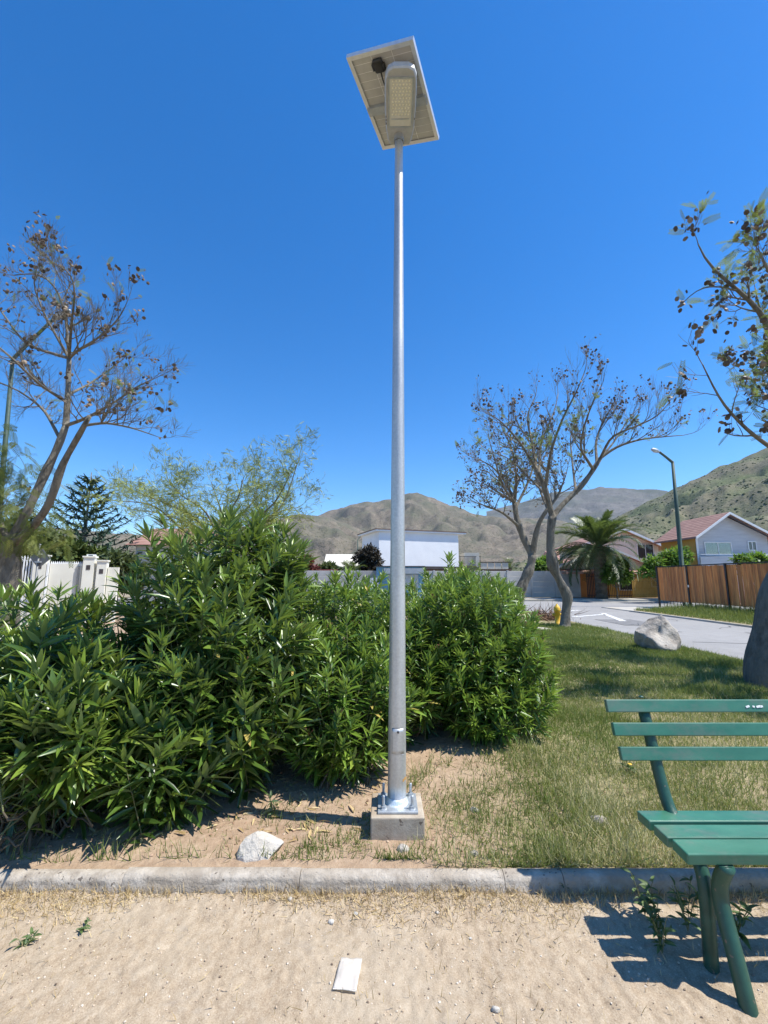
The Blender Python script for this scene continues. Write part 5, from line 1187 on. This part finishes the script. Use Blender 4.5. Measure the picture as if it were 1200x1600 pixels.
# ------------------------------------------------------------------ grass, straw, weeds, gravel
BL_V = np.array([(-.5, 0, 0), (.5, 0, 0), (.38, .5, .06), (-.38, .5, .06), (0, 1, .28)]); BL_F = np.array([(0, 1, 2), (0, 2, 3), (3, 2, 4)])
def blades(name, label, cat, P, L, Wd, Cc, mat, tilt=.45, seed=0):
    R = np.random.default_rng(seed); n = len(P); a = R.uniform(0, 2 * math.pi, n); tl = abs(R.normal(0, tilt, n))
    D = np.stack([np.cos(a) * np.sin(tl), np.sin(a) * np.sin(tl), np.cos(tl)], -1)
    mb = MB(); scatter(mb, BL_V, BL_F, P, frames(D, R.uniform(-3.1, 3.1, n)), np.stack([Wd, L, L], -1), Cc); return tag(mb.build(name, MATS[mat]), label, cat, kind='stuff')
R = np.random.default_rng(301)
def lawn_pts(n, x0, x1, y0, y1, pw=1.0):
    X = R.uniform(x0, x1, n); Y = y0 + (y1 - y0) * R.random(n) ** pw; return X, Y
N = 420000
X_, Y_ = lawn_pts(N, -.6, 6.9, 2.495, 14.5, 1.7)
k = (abs(X_) < Y_ * .98 + .8); X_, Y_ = X_[k], Y_[k]
lm = lawn_mask(X_, Y_) * (.5 + .9 * smooth(.3, .6, fbm(X_ * 2.6, Y_ * 2.6, 33)))
k = (R.random(len(X_)) < lm) & (R.random(len(X_)) < np.where(X_ > 6.0, (6.9 - X_), 1)); X_, Y_ = X_[k], Y_[k]
dryn = fbm(X_ * .8, Y_ * .8, 35); near = 1 - smooth(3.2, 5.2, Y_ - .4 * (X_ - 1.5))
Cc = np.clip(.10 + 1.5 * (dryn - .46) + .42 * near + .10 + R.normal(0, .2, len(X_)) + .25 * (Y_ > 10.0), 0, 1)
tall = smooth(.52, .72, fbm(X_ * 1.7, Y_ * 1.7, 36))
L = (.035 + .05 * R.random(len(X_)) + .07 * tall * R.random(len(X_))) * (1 + .25 * smooth(5, 12, Y_)); Wd = (.0034 + .0022 * R.random(len(X_))) * (1 + smooth(4, 12, Y_) * 1.6)
blades('lawn_grass', 'patchy green and straw coloured lawn grass', 'grass', np.stack([X_, Y_, soil_z(X_, Y_) - .004], -1), L, Wd, Cc, 'grass_blade', .75, 1)
# sparse tufts on the bare bed and behind the kerb
P, Lx, Cx = [], [], []
tuft = [(G(px, py, .09), n_, l_, c_) for px, py, n_, l_, c_ in ((150, 1352, 24, .12, .2), (200, 1350, 14, .09, .3), (272, 1350, 20, .11, .2), (300, 1352, 12, .06, .2), (345, 1350, 10, .10, .3), (405, 1352, 14, .09, .4), (440, 1345, 40, .05, .25), (470, 1335, 60, .06, .3), (495, 1325, 70, .07, .35), (520, 1318, 60, .07, .35), (545, 1310, 60, .07, .35), (560, 1325, 50, .06, .4), (505, 1345, 40, .05, .3), (610, 1348, 60, .07, .3), (650, 1345, 50, .07, .4), (670, 1330, 40, .06, .5), (620, 1360, 40, .06, .3), (705, 1330, 40, .06, .5), (425, 1280, 30, .09, .2), (480, 1290, 30, .06, .5), (660, 1215, 60, .16, .45), (690, 1200, 50, .14, .55), (645, 1230, 50, .13, .6), (720, 1250, 60, .06, .7), (780, 1240, 60, .06, .7), (800, 1290, 70, .06, .6), (740, 1300, 60, .05, .7), (860, 1345, 60, .06, .5), (770, 1345, 60, .05, .55), (835, 1350, 50, .06, .35), (560, 1285, 20, .06, .4), (450, 1265, 20, .08, .3), (20, 1345, 20, .08, .3), (80, 1348, 20, .07, .3))]
for p, n_, l_, c_ in tuft:
    for q in range(n_): P.append((p[0] + R.normal(0, .05), max(2.56, p[1] + R.normal(0, .045)), .082)); Lx.append(l_ * R.uniform(.5, 1.25)); Cx.append(np.clip(c_ + R.normal(0, .2), 0, 1))
for q in range(2600): x = R.uniform(-2.9, 1.3); y = R.uniform(2.56, 3.6); P.append((x, y, .08)); Lx.append(R.uniform(.012, .05)); Cx.append(np.clip(R.normal(.62, .25), 0, 1))
P = np.array(P); P[:, 2] = soil_z(P[:, 0], P[:, 1]) - .003
blades('bed_grass_tufts', 'sparse grass tufts on the bare soil behind the kerb', 'grass', P, np.array(Lx), R.uniform(.0028, .0055, len(P)), np.array(Cx), 'grass_blade', .6, 2)
# long dry stems standing out of the lawn
n = 5200; X_ = R.uniform(.5, 6.8, n); Y_ = 2.55 + 9.5 * R.random(n) ** 1.6; k = (R.random(n) < lawn_mask(X_, Y_)) & (fbm(X_ * 1.3, Y_ * 1.3, 52) > .45); X_, Y_ = X_[k], Y_[k]
blades('dry_grass_stems', 'long dry straw stems scattered through the lawn', 'grass', np.stack([X_, Y_, soil_z(X_, Y_)], -1), R.uniform(.10, .26, len(X_)), R.uniform(.002, .0036, len(X_)), R.uniform(.6, 1, len(X_)), 'grass_blade', 1.0, 5)
# verge grass
n = 26000; X_ = R.uniform(12.1, 15.5, n); Y_ = R.uniform(9, 21.6, n)
blades('verge_grass', 'long green grass before the wooden fence', 'grass', np.stack([X_, Y_, np.full(n, .07)], -1), R.uniform(.10, .34, n) * (.6 + .8 * smooth(12.3, 14.5, X_)), R.uniform(.012, .02, n), np.clip(R.normal(.28, .2, n), 0, 1), 'grass_blade', .5, 3)
# straw thatch at the kerb foot and litter on path
n = 9500; X_ = R.uniform(-2.1, 2.3, n); dens = fbm(X_ * 2.2, X_ * 0 + 3, 44); Y_ = 2.42 - abs(R.normal(0, .048, n)) * (.5 + 1.5 * smooth(.3, .7, dens)); Y_ = np.where(R.random(n) < .07, R.uniform(1.75, 2.4, n), Y_)
k = (R.random(n) < .30 + 1.1 * smooth(.3, .6, dens)); X_, Y_ = X_[k], Y_[k]
blades('straw_litter', 'dry straw lying along the foot of the kerb', 'straw',  np.stack([X_, Y_, path_z(X_, Y_) + .003], -1), R.uniform(.018, .055, len(X_)), R.uniform(.0016, .0034, len(X_)), R.random(len(X_)), 'straw', 1.15, 4)
# gravel grains
bm = bmesh.new(); bmesh.ops.create_icosphere(bm, subdivisions=1, radius=1); GV = np.array([v.co[:] for v in bm.verts]) * np.array([1, .8, .6]); bm.verts.index_update(); GF = np.array([[v.index for v in f.verts] for f in bm.faces]); bm.free()
n = 7000; X_ = R.uniform(-1.9, 2.1, n); Y_ = R.uniform(1.7, 2.42, n); s_ = .0012 + .0055 * R.random(n) ** 7
leafmat('gravel_grain', [(0, (.14, .10, .07)), (.3, (.42, .32, .22)), (.7, (.56, .46, .34)), (1, (.60, .53, .44))], .9, 0)
mb = MB(); scatter(mb, GV, GF, np.stack([X_, Y_, path_z(X_, Y_) + s_ * .2], -1), frames(R.normal(0, 1, (n, 3)) * np.array([1, 1, .2]), R.uniform(-.4, .4, n)), s_, R.random(n)); tag(mb.build('path_gravel', MATS['gravel_grain']), 'fine gravel grains scattered over the dirt path', 'gravel', kind='stuff')
n = 2600; X_ = R.uniform(-2.6, 1.8, n); Y_ = R.uniform(2.55, 3.9, n); s_ = .002 + .011 * R.random(n) ** 5
leafmat('soil_clod', [(0, (.20, .115, .07)), (.6, (.38, .245, .155)), (1, (.52, .40, .29))], .95, 0)
mb = MB(); scatter(mb, GV, GF, np.stack([X_, Y_, soil_z(X_, Y_) + s_ * .2], -1), frames(R.normal(0, 1, (n, 3)) * np.array([1, 1, .2]), R.uniform(-.4, .4, n)), s_, R.random(n)); tag(mb.build('soil_clods', MATS['soil_clod']), 'small clods and stones on the bare bed', 'clods', kind='stuff')
# fallen leaves and dead blades under the bushes
n = 260; X_ = R.uniform(-3, .0, n); Y_ = R.uniform(2.7, 3.7, n); mb = MB(); D = R.normal(0, 1, (n, 3)); D[:, 2] *= .12
scatter(mb, *LEAFT[1], np.stack([X_, Y_, soil_z(X_, Y_) + .008], -1), frames(D, R.normal(0, .4, n)), R.uniform(.05, .11, n), R.random(n)); tag(mb.build('fallen_leaves', MATS['straw']), 'dry fallen leaves under the left bushes', 'leaves', kind='stuff')
# dry brush heap near the trunk
p0 = G(852, 972); n = 420; D = R.normal(0, 1, (n, 3)); D[:, 2] = abs(D[:, 2]) * .6
mb = MB(); scatter(mb, BL_V, BL_F, np.stack([p0[0] + R.normal(0, .45, n), p0[1] + R.normal(0, .3, n), .06 + abs(R.normal(0, .10, n))], -1), frames(D, R.uniform(-3, 3, n)), np.stack([np.full(n, .022), R.uniform(.3, .7, n), R.uniform(.3, .7, n)], -1), R.random(n) * .7)
leafmat('dead_brush', [(0, (.12, .06, .03)), (1, (.30, .18, .10))], .8, 0)
tag(mb.build('brush_heap', MATS['dead_brush']), 'heap of dry brown cuttings beside the curved trunk', 'brush')
# weeds
WD_V, WD_F = leaf_template(-.25, .3, .17)
def weed(label, px, py, n, L, h, z=0.0, seed=0, flower=False):
    Rr = np.random.default_rng(seed); p = G(px, py, z); p[2] = (float(path_z(p[0], p[1])) if p[1] < 2.42 else float(soil_z(p[0], p[1])))
    o = thing('weed', label, 'weed', p); mb = MB(); st = MB(); P, D = [], []
    for k in range(max(3, n // 7)):
        a = Rr.uniform(0, 6.28); tip = p + np.array([math.cos(a) * L * .8, math.sin(a) * L * .8, h * Rr.uniform(.6, 1.1)]); Q = smooth_poly([p, p * .5 + tip * .5 + np.array([0, 0, h * .15]), tip], 6); tube(st, Q, .0018, 4)
        for q in range(7): i = Rr.integers(1, 6); P.append(Q[i]); d = Rr.normal(0, 1, 3); d[2] = abs(d[2]) * .5 + .1; D.append(d)
    P, D = np.array(P), np.array(D); scatter(mb, WD_V, WD_F, P, frames(D, Rr.normal(0, .4, len(P))), L * Rr.uniform(.4, 1, len(P)), Rr.random(len(P)))
    mb.build('leaves', MATS['weed_leaf'], o, True); st.build('stems', MATS['oleander_stem'], o)
    if flower: mb = MB(); lathe(mb, [(.004, 0), (.016, .006), (.012, .010)], (0, 0), 10, None, mat4(p + np.array([0, 0, h]))); mb.build('flower', MATS['hydrant_yellow'], o)
    return o
weed('low green weed on the path at the left edge', 40, 1478, 26, .045, .03, seed=1)
weed('small grey green weed on the path nearest the kerb at left', 132, 1452, 18, .03, .02, seed=2)
weed('leafy weed growing at the kerb left of the bench legs', 1008, 1432, 45, .06, .15, seed=3)
weed('upright weed between kerb and bench seat shadow', 1075, 1455, 45, .06, .19, seed=4)
weed('broad leaved weed under the bench seat', 1150, 1470, 40, .08, .15, seed=5)
weed('scrubby weed in the shade in front of the bench', 1035, 1490, 70, .05, .18, seed=6)
weed('tiny seedling in the kerb joint beside the straw', 882, 1400, 10, .025, .04, seed=7)
weed('dandelion with yellow flower in the grass behind the bench', 985, 1208, 20, .06, .05, .09, 8, True)
weed('small leafy weed at the foot of the tall bush', 428, 1275, 24, .05, .12, .09, 9)

# ------------------------------------------------------------------ thin haze over the valley
m = bpy.data.materials.new('haze_air'); m.use_nodes = True; nt = m.node_tree
for q in list(nt.nodes):
    if q.type == 'BSDF_PRINCIPLED': nt.nodes.remove(q)
pv = nt.nodes.new('ShaderNodeVolumePrincipled'); pv.inputs['Color'].default_value = (.72, .84, 1.0, 1); pv.inputs['Density'].default_value = .00004; pv.inputs['Anisotropy'].default_value = .2
nt.links.new(pv.outputs[0], nt.nodes['Material Output'].inputs['Volume'])
mb = MB(); box(mb, -6600, 6600, -2100, 6600, -6, 830); tag(mb.build('haze', m), 'thin bluish haze filling the valley air', 'haze', kind='stuff')
